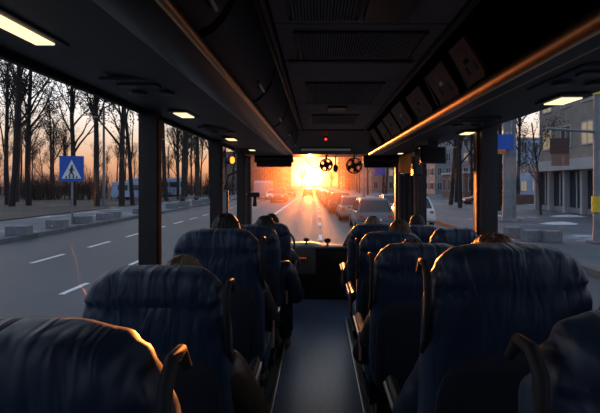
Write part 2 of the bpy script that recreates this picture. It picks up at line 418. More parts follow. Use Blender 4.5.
# ------------------------------------------------------------------ luggage racks
def rack(nm, label): return thing(nm, label, 'luggage rack')
rl = rack('luggage_rack', 'left overhead luggage rack with closed curved bin doors and smooth fascia')
Y0, Y1 = YR+.05, 5.0
MB().prism_y([(XL, 1.955), (-.46, 1.877), (-.46, 1.892), (XL, 1.975)], Y0, Y1).build('underside', 'panel_grey', rl)
fp = [(-.465, 1.878), (-.445, 1.868), (-.41, 1.866), (-.375, 1.871), (-.345, 1.880), (-.328, 1.892), (-.325, 1.905), (-.34, 1.912), (-.465, 1.90)]
MB().prism_y(fp, Y0, Y1).build('fascia', 'fascia', rl, smooth=True)
MB().tube([(-.328, Y0, 1.890), (-.328, Y1, 1.890)], .014, 10).build('sunlit_edge', 'rail', rl, smooth=True)  # orange bead added to draw the sunlit inner edge of the fascia
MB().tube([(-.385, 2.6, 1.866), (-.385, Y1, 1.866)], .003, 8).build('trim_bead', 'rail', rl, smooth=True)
MB().prism_y([(XL, 1.98), (-.40, 1.91), (-.40, 1.915), (XL, 2.2)], Y0, Y1).build('rack_shelf', 'dark_recess', rl)
yy = Y0+.05
i = 0
while yy < 4.2:
    L = .86
    prof = [(-.335, 1.914), (-.30, 1.930), (-.265, 1.965), (-.235, 2.02), (-.215, 2.10), (-.23, 2.11), (-.25, 2.03), (-.28, 1.98), (-.31, 1.948), (-.345, 1.93)]
    d = MB().prism_y(prof, yy, yy+L).build('bin_door', 'plastic_grey', rl, smooth=True)
    MB().box((-.268, yy+L-.14, 1.955), (.012, .16, .030), ry=-.7, bev=.005).build('bin_handle', 'strip_metal', d)
    yy += L+.05
MB().prism_y([(-.22, 2.10), (-.19, 2.10), (-.19, 2.20), (-.46, 2.20), (-.46, 2.16)], Y0, 4.42).build('cornice', 'plastic_black', rl)

rr = rack('luggage_rack', 'right overhead luggage rack with sunlit orange rail and brown flaps')
MB().prism_y([(.74, 1.872), (XR, 1.895), (XR, 1.915), (.74, 1.892)], Y0, Y1).build('underside', 'panel_grey', rr)
MB().prism_y([(.675, 1.868), (.735, 1.862), (.752, 1.868), (.752, 1.885), (.675, 1.885)], Y0, Y1).build('fascia', 'plastic_black', rr)
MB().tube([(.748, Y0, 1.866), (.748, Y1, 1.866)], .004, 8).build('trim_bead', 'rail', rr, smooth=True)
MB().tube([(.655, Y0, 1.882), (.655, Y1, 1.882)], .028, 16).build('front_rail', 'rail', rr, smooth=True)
MB().prism_y([(.66, 1.90), (XR, 1.92), (XR, 2.2), (1.15, 2.2), (1.15, 1.93), (.66, 1.91)], Y0, Y1).build('rack_shelf', 'dark_recess', rr)
MB().prism_y([(.49, 2.10), (.52, 2.10), (.60, 2.20), (.49, 2.20)], Y0, 4.42).build('cornice', 'plastic_black', rr)
def slab(c0, c1, y0, y1, t):           # inclined flap between two (x,z) points
    (xa, za), (xb, zb) = c0, c1; n = Vector((-(zb-za), 0, xb-xa)).normalized()*t
    return MB().loft([[(xa, y, za), (xb, y, zb), (xb+n.x, y, zb+n.z), (xa+n.x, y, za+n.z)] for y in (y0, y1)])
flaps = [(1.49, 1.66), (1.79, 2.06), (2.24, 2.56), (2.65, 2.98), (3.08, 3.42), (3.52, 3.82), (3.92, 4.2)]
for k, (a, b) in enumerate(flaps):
    j = .01*((k*7) % 3-1)
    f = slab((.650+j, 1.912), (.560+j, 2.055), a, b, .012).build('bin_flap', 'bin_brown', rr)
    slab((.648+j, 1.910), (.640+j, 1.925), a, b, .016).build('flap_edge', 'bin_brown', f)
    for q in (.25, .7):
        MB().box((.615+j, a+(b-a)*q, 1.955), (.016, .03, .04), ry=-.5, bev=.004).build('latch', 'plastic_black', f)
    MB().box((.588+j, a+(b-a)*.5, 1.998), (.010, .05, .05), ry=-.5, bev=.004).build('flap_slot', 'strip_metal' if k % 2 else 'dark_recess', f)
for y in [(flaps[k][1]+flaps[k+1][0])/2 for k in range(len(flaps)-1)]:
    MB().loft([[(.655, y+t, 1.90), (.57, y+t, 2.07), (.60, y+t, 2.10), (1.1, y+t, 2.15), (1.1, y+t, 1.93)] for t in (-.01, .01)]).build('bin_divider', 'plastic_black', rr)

# reading lamps and air outlets under the racks
def reading_lamp(x, y, z, w, l, label, big=False):
    t = thing('reading_light', label, 'light', (x, y, z), 0, 'reading lights under the luggage racks')
    MB().box((0, 0, .0), (w+.05, l+.06, .016), bev=.006).build('bezel', 'plastic_black', t)
    MB().box((0, 0, -.009), (w, l, .008), bev=.003).build('lens', 'lens_warm', t)
def zl(x): return 1.955-(x-XL)*(1.955-1.877)/(-.46-XL)
reading_lamp(-.79, 1.06, zl(-.79)-.006, .055, .20, 'long bright reading light under the left rack, nearest of its row')
reading_lamp(-.79, 2.36, zl(-.79)-.006, .075, .15, 'reading light under the left rack above the thick pillar')
reading_lamp(-.79, 3.65, zl(-.79)-.006, .075, .15, 'reading light under the left rack by the second pillar')
reading_lamp(-.79, 4.80, zl(-.79)-.006, .06, .12, 'tiny reading light at the front end of the left rack')
reading_lamp(1.10, 1.80, 1.882, .09, .14, 'bright reading light under the right rack, nearest of its row')
reading_lamp(1.10, 2.95, 1.882, .07, .12, 'reading light under the right rack at the thick pillar')
reading_lamp(1.09, 4.12, 1.882, .07, .12, 'small reading light under the right rack by the hanging screen')
reading_lamp(1.0, 4.85, 1.878, .05, .10, 'faint reading light at the front end of the right rack')
def vent(x, y, z, label):
    t = thing('air_outlet', label, 'vent', (x, y, z), 0, 'air outlets under the luggage racks')
    MB().box((0, 0, 0), (.24, .34, .014), bev=.005).build('vent_plate', 'plastic_grey', t)
    for s in (-.06, .06):
        MB().tube([(s, .04, -.004), (s, .04, -.018)], [.040, .034], 14).build('nozzle', 'plastic_black', t)
    MB().box((0, -.09, -.010), (.16, .05, .010), bev=.004).build('switch_panel', 'plastic_black', t)
vent(-.72, 1.70, zl(-.72)-.006, 'air outlet panel under the left rack above the wide window')
vent(-.74, 3.02, zl(-.74)-.006, 'air outlet panel under the left rack between two reading lights')
vent(.95, 1.42, 1.876, 'air outlet panel under the right rack beside the bright light')
vent(.93, 2.45, 1.876, 'air outlet panel under the right rack before the thick pillar')
am = thing('courtesy_lamp', 'round glowing amber lamp on the left pillar by the driver', 'lamp', (-1.0, 4.62, 1.775))
MB().tube([(-.05, 0, 0), (.0, -.01, 0)], [.045, .05], 14).build('lamp_base', 'plastic_black', am)
MB().ball((.012, -.012, 0), (.03, .04, .04)).build('lamp_lens', 'amber_lamp', am, smooth=True)

# ------------------------------------------------------------------ dashboard and front gear
db = thing('dashboard', 'black bus dashboard across the front with a curved console', 'dashboard', (0, 0, 0))
MB().loft([[(XL+.06, 5.30, .0), (XL+.06, 5.82, .0), (XL+.06, 5.82, .60), (XL+.06, 5.60, .66), (XL+.06, 5.34, .62), (XL+.06, 5.22, .50)],
           [(-.1, 5.30, .0), (-.1, 5.82, .0), (-.1, 5.82, .63), (-.1, 5.60, .70), (-.1, 5.30, .68), (-.1, 5.16, .55)],
           [(.1, 5.22, .0), (.1, 5.82, .0), (.1, 5.82, .60), (.1, 5.60, .66), (.1, 5.28, .66), (.1, 5.20, .60)],
           [(XR-.35, 5.22, .0), (XR-.35, 5.82, .0), (XR-.35, 5.82, .58), (XR-.35, 5.60, .64), (XR-.35, 5.28, .64), (XR-.35, 5.20, .58)]]).build('dash_body', 'dash', db, smooth=True)
MB().box((-.16, 5.10, .50), (.26, .30, .34), rx=-.35, bev=.05).build('console', 'panel_grey', db, smooth=True)
MB().box((-.19, 4.945, .585), (.10, .01, .045), rx=-.35, bev=.003).build('clock_display', 'plastic_black', db)
dd = MB()
for k in range(4): dd.box((-.225+k*.023, 4.938, .586), (.010, .004, .022), rx=-.35)
dd.build('clock_digits', 'dash_red', db)
for k in range(6):
    MB().box((-.235+.03*(k % 3), 4.985, .46-.05*(k//3)), (.022, .01, .03), rx=-.35, bev=.003).build('switch', 'panel_grey', db)
MB().box((.28, 5.21, .30), (.75, .03, .56), bev=.012).build('kick_panel', 'plastic_black', db)
MB().tube([(x, 5.245, .655) for x in (-.05, .3, .84)], .022, 10).build('edge_pad', 'plastic_grey', db, smooth=True)
# steering wheel
sw = thing('steering_wheel', 'black bus steering wheel in front of the driver', 'steering wheel', (-.52, 5.05, .74))
ring = []
tr = Euler((math.radians(55), 0, 0)).to_matrix()
MB().tube([tr @ Vector((.22*math.cos(a), .22*math.sin(a), 0)) for a in [2*PI*k/32 for k in range(33)]], .014, 8, caps=False).build('rim', 'plastic_black', sw, smooth=True)
for a in (PI/2, PI*7/6, PI*11/6):
    MB().tube([tr @ Vector((0, 0, -.03)), tr @ Vector((.215*math.cos(a), .215*math.sin(a), 0))], .012, 6).build('spoke', 'plastic_black', sw)
MB().tube([tr @ Vector((0, 0, -.01)), tr @ Vector((0, 0, -.05)), tr @ Vector((0, 0, -.42))], [.06, .05, .03], 12).build('column', 'plastic_black', sw, smooth=True)
# sun blinds rolled at the top of the windshield
def blind(x0, x1, z, y, label):
    t = thing('roller_blind', label, 'sun blind', ((x0+x1)/2, y, z)); h = (x1-x0)/2
    MB().tube([(-h, 0, 0), (h, 0, 0)], .055, 14).build('roll', 'plastic_black', t, smooth=True)
    MB().box((0, .03, -.055), (2*h-.02, .01, .10), bev=.003).build('fabric', 'seat_back', t)
    MB().tube([(-h+.02, .03, -.105), (h-.02, .03, -.105)], .010, 8).build('bottom_bar', 'plastic_grey', t)
    for s in (-1, 1): MB().box((s*h, .01, .02), (.02, .10, .14), bev=.005).build('bracket', 'plastic_black', t)
blind(-.88, -.36, 1.855, 5.62, 'rolled black sun blind at the left top of the windshield')
blind(.64, 1.12, 1.845, 5.62, 'rolled black sun blind at the right top of the windshield')
def fan(x, y, z, r, label, yaw):
    t = thing('windshield_fan', label, 'fan', (x, y, z), yaw)
    MB().tube([(0, 0, r+.10), (0, 0, r-.01)], .014, 8).build('stalk', 'plastic_black', t)
    MB().tube([(0, .05, 0), (0, -.02, 0)], [.035, .045], 12).build('motor', 'plastic_black', t, smooth=True)
    for q in (-.02, .03):
        MB().tube([(r*math.cos(a), q, r*math.sin(a)) for a in [2*PI*k/24 for k in range(25)]], .007, 6, caps=False).build('cage_ring', 'plastic_black', t)
    for k in range(8):
        a = 2*PI*k/8; MB().tube([(.03*math.cos(a), -.02, .03*math.sin(a)), (r*math.cos(a), -.02, r*math.sin(a))], .004, 5).build('cage_wire', 'plastic_black', t)
    for k in range(4):
        a = 2*PI*k/4+.3; ca, sa = math.cos(a), math.sin(a)
        MB().hexa([(.03*ca-.012*sa*q, p, .03*sa+.012*ca*q) if rr_ else (r*.85*ca-.035*sa*q, p*2, r*.85*sa+.035*ca*q) for p in (0, .004) for rr_, q in ((1, -1), (0, -1), (0, 1), (1, 1))]).build('blade', 'plastic_grey', t)
fan(.115, 5.55, 1.765, .085, 'small black fan hanging in front of the sun', .2)
fan(.50, 5.55, 1.755, .105, 'larger black fan hanging right of the sun', -.4)
cable = MB().tube([(-.18+.045*k, 5.60, 1.86-.14*math.sin(PI*k/6.5)) for k in range(7)] + [(.10, 5.6, 1.86)], .006, 6).build('hanging_cable', 'plastic_black'); tag(cable, 'thin black cable looping across the bright sun', 'cable')
mir = thing('interior_mirror', 'small black interior mirror hanging beside the sun', 'mirror', (.245, 5.58, 1.74))
MB().tube([(0, 0, .15), (0, 0, .03)], .008, 6).build('stem', 'plastic_black', mir)
MB().ball((0, 0, -.02), (.035, .018, .055)).build('mirror_head', 'plastic_black', mir, smooth=True)
# handset and camera on the left A pillar
cm = thing('pillar_camera', 'black camera on a bracket at the left windshield pillar', 'camera', (-.90, 5.60, 1.35))
MB().box((0, 0, 0), (.16, .08, .07), bev=.015).build('camera_body', 'plastic_black', cm)
MB().tube([(.02, -.03, -.03), (.02, -.03, -.16)], [.02, .03], 8).build('bracket', 'plastic_black', cm)
MB().tube([(-.08, 0, 0), (-.11, .08, 0)], .016, 8).build('arm', 'plastic_black', cm)
# items on the dash
for x, y, z, r, lb in ((-.16, 5.45, .70, .030, 'round black knob standing on the dash centre'), (.13, 5.48, .68, .036, 'black phone cradle standing on the dash right of the knob')):
    t = thing('dash_gadget', lb, 'gadget', (x, y, z-.03))
    MB().tube([(0, 0, 0), (0, 0, .04)], [.025, .012], 8).build('foot', 'plastic_black', t)
    MB().ball((0, 0, .04+r), (r*1.3, r*.6, r)).build('head', 'plastic_black', t, smooth=True)
wp = thing('corner_mirror', 'triangular black mirror standing at the right of the dash', 'mirror', (.36, 5.50, .64))
MB().loft([[(-.03, y, 0), (.08, y, 0), (.11, y, .18), (.075, y, .21)] for y in (0, .03)]).build('mirror_shell', 'plastic_black', wp)
MB().loft([[(-.005, y, .02), (.065, y, .02), (.088, y, .16), (.07, y, .18)] for y in (-.004, .002)]).build('mirror_glass', 'steel_grey', wp)
# hanging screen under the right rack
tv = thing('hanging_screen', 'black fold-down screen under the right rack before the window', 'screen', (1.02, 3.55, 1.87))
MB().box((0, 0, -.115), (.23, .035, .15), rx=-.12, bev=.012).build('housing', 'plastic_black', tv)
MB().box((0, -.02, -.115), (.20, .006, .12), rx=-.12, bev=.003).build('panel', 'dark_recess', tv)
MB().box((0, 0, -.02), (.08, .04, .06), bev=.008).build('hinge', 'plastic_black', tv)
sp = thing('wall_speaker', 'black speaker box at the second right pillar', 'speaker', (1.08, 4.38, 1.70))
MB().box((0, 0, 0), (.10, .14, .22), bev=.02).build('cabinet', 'plastic_black', sp)
MB().tube([(-.05, -.02, 0), (-.058, -.02, 0)], .04, 12).build('cone', 'seal', sp)
# pleated orange curtain on the front door
m = bpy.data.materials.new('curtain_orange'); m.use_nodes = True; n = m.node_tree.nodes; l = m.node_tree.links; n.clear()
o = n.new('ShaderNodeOutputMaterial'); df = n.new('ShaderNodeBsdfDiffuse'); tl = n.new('ShaderNodeBsdfTranslucent'); mx = n.new('ShaderNodeMixShader')
wv = n.new('ShaderNodeTexNoise'); wv.inputs['Scale'].default_value = 30; rp = n.new('ShaderNodeValToRGB'); l.new(wv.outputs[0], rp.inputs[0])
rp.color_ramp.elements[0].color = (.50, .22, .06, 1); rp.color_ramp.elements[1].color = (.72, .36, .12, 1)
l.new(rp.outputs[0], df.inputs[0]); l.new(rp.outputs[0], tl.inputs[0]); mx.inputs[0].default_value = .6
l.new(df.outputs[0], mx.inputs[1]); l.new(tl.outputs[0], mx.inputs[2]); l.new(mx.outputs[0], o.inputs[0]); MATS['curtain_orange'] = m
cu = thing('door_curtain', 'gathered orange curtain at the top of the front door glass', 'curtain', (1.14, 5.2, 0))
pts = [(.03*math.sin(k*1.9), -.36+.72*k/28) for k in range(29)]
MB().loft([[(x, y, 1.88) for x, y in pts], [(x*1.2, y, 1.76) for x, y in pts], [(x*1.3, y, 1.66+.015*math.sin(y*9)) for x, y in pts]], close=False, caps=False).build('fabric', 'curtain_orange', cu, smooth=True)
MB().tube([(0, -.38, 1.885), (0, .38, 1.885)], .008, 8).build('curtain_rod', 'strip_metal', cu)
cd = thing('door_curtain', 'dark lower curtain hanging behind the right windshield pillar', 'curtain', (1.15, 5.2, 0))
MB().loft([[(x, y, 1.62+.03*math.sin(k*2.3)) for k, (x, y) in enumerate(pts)], [(x*1.2, y, 1.3) for x, y in pts], [(x, y, .85) for x, y in pts]], close=False, caps=False).build('fabric', 'seat_back', cd, smooth=True)
MB().tube([(0, -.38, 1.645), (0, .38, 1.645)], .006, 8).build('curtain_rod', 'strip_metal', cd)
# outside mirror by the driver
om = thing('outside_mirror', 'grey outside mirror beyond the driver window', 'mirror', (-1.34, 5.62, 1.2))
MB().box((0, 0, 0), (.16, .10, .42), bev=.03).build('mirror_shell', 'panel_grey', om, smooth=True)
MB().box((0, -.052, .02), (.13, .006, .34), bev=.002).build('mirror_glass', 'steel_grey', om)
MB().tube([(.0, .03, .2), (.05, .1, .42), (.30, .20, .55)], .018, 8).build('arm', 'plastic_black', om)

# ------------------------------------------------------------------ seats
def spow(v, p): return math.copysign(abs(v)**p, v)
def cushion(w, h, d, nu=56, nv=17, n=4.5, rib=.0, nrib=22, fold=0, seed=0):
    """puffy padded pad in the XZ plane, thickness along Y, origin at bottom centre; gathers along the rim"""
    rnd = random.Random(seed); ph = [rnd.uniform(0, 6.28) for _ in range(4)]
    def fn(t, v):
        s = (v*2-1)                              # -1 back face centre .. +1 front face centre
        a = abs(s)
        r = (1-a**2.6)**(1/2.6) if a < 1 else 0
        y = spow(math.sin(s*PI/2), .8)*d/2
        nn = n if math.sin(t) < 0 else n*.84; cx, cz = spow(math.cos(t), 2/nn), spow(math.sin(t), 2/nn)
        wob = math.sin(t*nrib+ph[0]+1.3*math.sin(t*3+ph[1]))*.6+.6*math.sin(t*nrib*.47+ph[2])
        edge = math.exp(-((r-.93)/.10)**2)*(1 if cz > -.3 else .3)
        x = cx*w/2*max(r, .002); z = h/2+cz*h/2*max(r, .002)
        x *= 1-.07*max(0, (z/h-.78)/.22)**2
        sc = 1+rib*.08*wob*r**4; x *= sc; z = h/2+(z-h/2)*sc
        y += math.copysign(1, s)*(rib*.35*wob*edge)
        if fold and z > h*.3:
            q = (z-(h-fold)-.006*math.sin(x*23+ph[3]))/.016; q2 = (z-(h-fold*.55))/(fold*.35); dent = math.exp(-q*q)*.016+math.exp(-q2*q2)*.005*(math.sin(x*95+ph[1]+2*math.sin(x*31+ph[2]))) ; y -= math.copysign(dent, y) if abs(y) > .02 else 0
        return (x, y, z)
    return grid_solid(fn, nu, nv)
SEATS = {}
def seat_mesh(key, w, hb):
    if key in SEATS: return SEATS[key]
    k = hash(key) % 997 if not isinstance(key, tuple) else len(SEATS)*13+5
    M = {}
    M['backrest'] = cushion(w, hb, .16, nu=128, nv=33, n=6, rib=.016, nrib=20, fold=.12, seed=k).mesh('backrest', 'seat_blue', True)
    # hard rear shell lower down
    M['back_shell'] = cushion(w*.90, hb*.70, .05, nu=40, nv=9, n=5).mesh('back_shell', 'seat_back', True)
    M['pocket'] = MB().loft([[(x*w*.36, -.012-.012*(1-abs(x)), z) for x in (-1, -.5, 0, .5, 1)]+[(x*w*.36, .004, z) for x in (1, .5, 0, -.5, -1)] for z in (.0, .12, .22)]).mesh('pocket', 'seat_back')
    M['seat_cushion'] = cushion(w, .50, .15, nu=56, nv=13, rib=.006, nrib=18, seed=k+1).mesh('seat_cushion', 'seat_blue', True)
    SEATS[key] = M; return M
AR = MB().tube([(0, -.02, .02), (0, .02, .0), (0, .18, -.005), (0, .34, .0), (0, .37, .01)], [.022, .032, .034, .030, .018], 10, ry=.75).mesh('armrest', 'plastic_black', True)
ART = MB().loft([[(.026, y, z) for y, z in ((.0, -.010), (.34, -.014), (.355, .0), (.34, .014), (.0, .012))], [(.033, y, z) for y, z in ((.01, -.007), (.335, -.010), (.345, .0), (.335, .010), (.01, .009))]]).mesh('inlay', 'strip_metal')
ENDC = MB().box((0, -.03, -.03), (.016, .018, .15), rx=-.25, bev=.004).mesh('end_cap', 'strip_metal')
HND = MB().tube([(0, .03, -.26), (0, -.02, -.20), (0, -.045, -.08), (0, -.04, -.01), (0, -.012, .022), (0, .03, .020), (0, .06, -.02)], [.008, .009, .011, .012, .012, .011, .009], 10).mesh('grab_handle', 'seal', True)
LEG = MB().box((0, 0, .15), (.06, .34, .03), bev=.006).box((0, 0, .02), (.07, .40, .03), bev=.006).box((0, .02, .09), (.045, .10, .14), bev=.006).mesh('pedestal', 'plastic_black')
def seat(x, y, w, top, side, label, lean=12, handle=True, group='navy passenger seats'):
    """x centre, y of the top rear edge, top height, side = direction of the aisle (+1 right, -1 left)"""
    hb = round(top-.40, 2); M = seat_mesh((round(w, 2), hb), w, hb)
    L = math.radians(lean)
    yb = y+math.sin(L)*hb+.075
    t = thing('passenger_seat', label, 'seat', (x, yb, .035), 0, group)
    b = link('backrest', M['backrest'], t); b.location = (0, 0, .37); b.rotation_euler = (L, 0, 0)
    s = link('back_shell', M['back_shell'], t); s.location = (0, -.062, .34); s.rotation_euler = (L, 0, 0)
    p = link('pocket', M['pocket'], s); p.location = (0, -.018, .14)
    c = link('seat_cushion', M['seat_cushion'], t); c.location = (0, -.02, .37); c.rotation_euler = (-PI/2+.09, 0, 0)
    c.location = (0, .0, .385)
    for q in (-1, 1):
        e = link('pedestal', LEG, t); e.location = (q*w*.3, .22, 0); e.scale = (1, 1, 1.75)
        if w < .40 and q != side: continue            # the window seats lean on the wall, no outer armrest
        a = link('armrest', AR, t); a.location = (q*(w/2+.015), .02, .62)
        i_ = link('inlay', ART, a); i_.scale = (q, 1, 1)
        if q == side:
            k = link('end_cap', ENDC, a); k.location = (q*.028, 0, 0)
    if handle:
        g = link('grab_handle', HND, t); g.location = (side*(w*.5+.004), -math.sin(L)*(hb-.06)+.0, .37+math.cos(L)*hb-.075)
    return t
seat(-.515, .56, .56, 1.285, 1, 'navy seat at the lower left corner, cut by the frame, nearest left', 9)
seat(-.56, 1.30, .50, 1.215, 1, 'broad navy seat before the thick left pillar, second from the rear on the left', 10)
seat(-.555, 2.12, .50, 1.262, 1, 'navy seat on the left with a dark-haired passenger, third from the rear', 10)
seat(-.54, 2.98, .50, 1.185, 1, 'navy seat behind the driver seat at the front left', 10, False)
seat(.575, 1.13, .50, 1.325, -1, 'large upright navy seat on the right with orange-lit edge, nearest right', 8)
seat(.52, 1.93, .50, 1.205, -1, 'navy aisle seat on the right directly ahead of the largest right seat', 12)
seat(.52, 2.75, .48, 1.165, -1, 'navy aisle seat on the right holding the brown-haired passenger', 12)
seat(.51, 3.58, .47, 1.145, -1, 'frontmost navy aisle seat on the right', 12, False)
seat(.945, 1.80, .36, 1.215, -1, 'navy window seat on the right beside the concrete blocks', 12, False)
seat(.945, 2.66, .36, 1.205, -1, 'navy window seat on the right by the thick pillar, ruffled cover', 12, False)
seat(.945, 3.50, .36, 1.140, -1, 'frontmost navy window seat on the right under the dark-haired head', 12, False)
seat(.955, 1.02, .34, 1.22, -1, 'navy window seat at the right frame edge beside the largest seat', 10, False)
seat(.605, .57, .52, 1.29, -1, 'navy seat at the lower right corner, cut by the frame', 6)
ds = seat(-.52, 4.05, .48, 1.10, 1, 'black driver seat at the front left behind the wheel', 8, False, None)
ds.name = 'driver_seat'

# ------------------------------------------------------------------ people
def skin_mesh(nm, verts, edges, radii, m, sub=2, root=0):
    me = bpy.data.meshes.new(nm); me.from_pydata(verts, edges, [])
    o = bpy.data.objects.new(nm, me); COL.objects.link(o)
    sk = o.modifiers.new('s', 'SKIN'); sk.use_smooth_shade = True; sk.branch_smoothing = .6
    for i, d in enumerate(me.skin_vertices[0].data):
        r = radii[i]; d.radius = r if isinstance(r, tuple) else (r, r); d.use_root = (i == root)
    ss = o.modifiers.new('u', 'SUBSURF'); ss.levels = sub; ss.render_levels = sub
    dg = bpy.context.evaluated_depsgraph_get()
    res = bpy.data.meshes.new_from_object(o.evaluated_get(dg)); res.name = nm
    bpy.data.objects.remove(o); res.materials.clear(); res.materials.append(MATS[m])
    for p in res.polygons: p.use_smooth = True
    return res
def fused(nm, meshes, m, vox):
    bm = bmesh.new()
    for q in meshes: bm.from_mesh(q)
    me = bpy.data.meshes.new(nm); bm.to_mesh(me); bm.free()
    o = bpy.data.objects.new(nm, me); COL.objects.link(o)
    r = o.modifiers.new('r', 'REMESH'); r.mode = 'VOXEL'; r.voxel_size = vox; r.use_smooth_shade = True
    sm = o.modifiers.new('sm', 'SMOOTH'); sm.iterations = 2
    dg = bpy.context.evaluated_depsgraph_get()
    res = bpy.data.meshes.new_from_object(o.evaluated_get(dg)); res.name = nm
    bpy.data.objects.remove(o); res.materials.clear(); res.materials.append(MATS[m])
    for p in res.polygons: p.use_smooth = True
    return res
class SK:
    def __init__(s): s.v = []; s.e = []; s.r = []
    def add(s, p, r, par=None):
        s.v.append(tuple(p)); s.r.append(r)
        if par is not None: s.e.append((par, len(s.v)-1))
        return len(s.v)-1
    def chain(s, pts, par):
        for p, r in pts: par = s.add(p, r, par)
        return par
# seated figure, origin at the seat surface under the pelvis, facing +y
def limbs(pose):
    if pose == 'drive': el, wr = (.25, .22, .30), (.17, .50, .36)
    elif pose == 'hold': el, wr = (.27, .16, .26), (.20, .36, .42)
    else: el, wr = (.25, .05, .22), (.13, .28, .17)
    return Vector((.17, -.04, .50)), Vector(el), Vector(wr)
def person_meshes(pose):
    sh, el, wr = limbs(pose)
    b = SK(); p0 = b.add((0, 0, .10), (.14, .11))
    ch = b.chain([((0, -.02, .28), (.13, .10)), ((0, -.03, .44), (.14, .10)), ((0, -.02, .53), .065)], p0)
    chest = 2
    nk = b.chain([((0, 0, .60), .055), ((0, .01, .66), .055)], ch)
    hands = []
    for s in (-1, 1):
        S, E, W = (Vector((q.x*s, q.y, q.z)) for q in (sh, el, wr))
        w = b.chain([(S, .055), (S.lerp(E, .5), .046), (E, .038), (E.lerp(W, .5), .036), (W, .026)], chest)
        hp = b.chain([((s*.09, .03, .09), .085), ((s*.12, .24, .09), .072), ((s*.12, .42, .06), .055), ((s*.12, .43, -.15), .055), ((s*.12, .41, -.36), .036), ((s*.12, .46, -.40), .035), ((s*.12, .55, -.41), .03)], p0)
        # hand: palm plus five fingers
        hd = SK(); d = (W-E).normalized(); side = Vector((s, 0, 0)); side = (side-d*side.dot(d)).normalized(); nrm = d.cross(side); nrm = nrm if nrm.z < 0 else -nrm
        i0 = hd.add(W-d*.01, (.024, .016)); i1 = hd.add(W+d*.035, (.034, .015), i0); i2 = hd.add(W+d*.065, (.034, .014), i1)
        fm = [skin_mesh('palm', hd.v, hd.e, hd.r, 'skin', 1)]
        for k, (off, ln) in enumerate(((-.030, .062), (-.010, .078), (.011, .072), (.030, .055))):
            c = W+d*.065+side*off; f = SK()
            f.chain([(c-d*.02, .0095), (c+d*ln*.4+nrm*.004, .0090), (c+d*ln*.72+nrm*.020, .0082), (c+d*ln*.92+nrm*.038, .0070)], None)
            fm.append(skin_mesh('finger', f.v, f.e, f.r, 'skin', 1))
        f = SK(); c = W+d*.015-side*.028
        f.chain([(c+side*.012, .012), (c-side*.018+d*.022+nrm*.008, .0105), (c-side*.026+d*.050+nrm*.016, .0085)], None)
        fm.append(skin_mesh('thumb', f.v, f.e, f.r, 'skin', 1)); hands += fm
    body = skin_mesh('body', b.v, b.e, b.r, 'skin', 2)
    hd = MB()                                   # head: skull, jaw, nose, ears
    hd.ball((0, .01, .785), (.074, .094, .098), 20, 14); hd.ball((0, .045, .715), (.052, .058, .062), 16, 10)
    hd.ball((0, .108, .755), (.013, .020, .022), 8, 6); hd.ball((0, .095, .705), (.024, .012, .010), 8, 6)
    for s in (-1, 1): hd.ball((s*.076, .0, .765), (.010, .020, .032), 8, 6)
    hm = hd.mesh('head', 'skin')
    return fused('body', [body, hm]+hands, 'skin', .0075)
def jacket_mesh(pose, puff):
    sh, el, wr = limbs(pose); j = SK()
    p0 = j.add((0, -.005, .10), (.185, .145))
    a = j.add((0, -.02, .28), (.19, .14), p0); c = j.add((0, -.03, .43), (.185, .13), a); n = j.add((0, -.02, .53), (.085, .075), c); j.add((0, -.005, .585), (.082, .072), n)
    for s in (-1, 1):
        S, E, W = (Vector((q.x*s, q.y, q.z)) for q in (sh, el, wr)); par = c; pts = [(S, .085)]
        N = 5
        for k in range(1, N+1): pts.append((S.lerp(E, k/N), (.074 if k % 2 else .074-puff)))
        for k in range(1, N): pts.append((E.lerp(W, k/N), (.060 if k % 2 else .060-puff)-.006*k/N))
        pts.append((W-(W-E)*.03, .040))
        j.chain(pts, par)
    return skin_mesh('jacket', j.v, j.e, j.r, 'coat_black', 2)
def trouser_mesh():
    j = SK(); p0 = j.add((0, -.01, .10), (.165, .125))
    for s in (-1, 1):
        j.chain([((s*.10, .08, .10), .098), ((s*.12, .25, .10), .088), ((s*.12, .42, .07), .074), ((s*.12, .435, -.13), .072), ((s*.12, .42, -.34), .06)], p0)
    return skin_mesh('trousers', j.v, j.e, j.r, 'jeans', 2)
def hair_mesh(seed, long_):
    rnd = random.Random(seed); m = MB(); nu, nv = 40, 20
    def fn(t, v):
        ph = PI/2-v*PI*(.62 if not long_ else .72)
        r = 1.09+.035*math.sin(t*19+seed)*math.sin(v*9)+.03*rnd.uniform(-1, 1)
        cx, cy = math.cos(t), math.sin(t)
        # leave the face free in front
        if cy > .35 and ph < .45: ph = .45+(ph-.45)*.15
        return (.076*r*math.cos(ph)*cx, .005+.096*r*math.cos(ph)*cy, .79+.100*r*math.sin(ph))
    m.loft([[fn(2*PI*a/nu, .01+.99*k/(nv-1)) for a in range(nu)] for k in range(nv)])
    return m.mesh('hair', 'hair_dark', True)
def shoe_mesh(s):
    return MB().loft([[(s*.12+x*wd, y, -.455+z) for x, z in ((-1, 0), (1, 0), (.9, hh*.6), (.4, hh), (-.4, hh), (-.9, hh*.6))] for y, wd, hh in ((.35, .035, .07), (.42, .045, .10), (.52, .048, .07), (.60, .044, .05), (.64, .03, .03))]).mesh('shoe', 'plastic_black', True)
BODY = {k: person_meshes(k) for k in ('rest', 'drive')}; BODY['hold'] = BODY['drive']
JACK = {('rest', 0): jacket_mesh('rest', .004), ('rest', 1): jacket_mesh('rest', .014), ('drive', 0): jacket_mesh('drive', .004), ('drive', 1): jacket_mesh('drive', .014)}
TROU = trouser_mesh(); HAIR = [hair_mesh(3, False), hair_mesh(8, True)]; SHOE = [shoe_mesh(-1), shoe_mesh(1)]
EYE = MB().ball((0, 0, 0), .011, 10, 8).mesh('eye', 'eye', True)
def slot(o, m):
    o.material_slots[0].link = 'OBJECT'; o.material_slots[0].material = MATS[m]
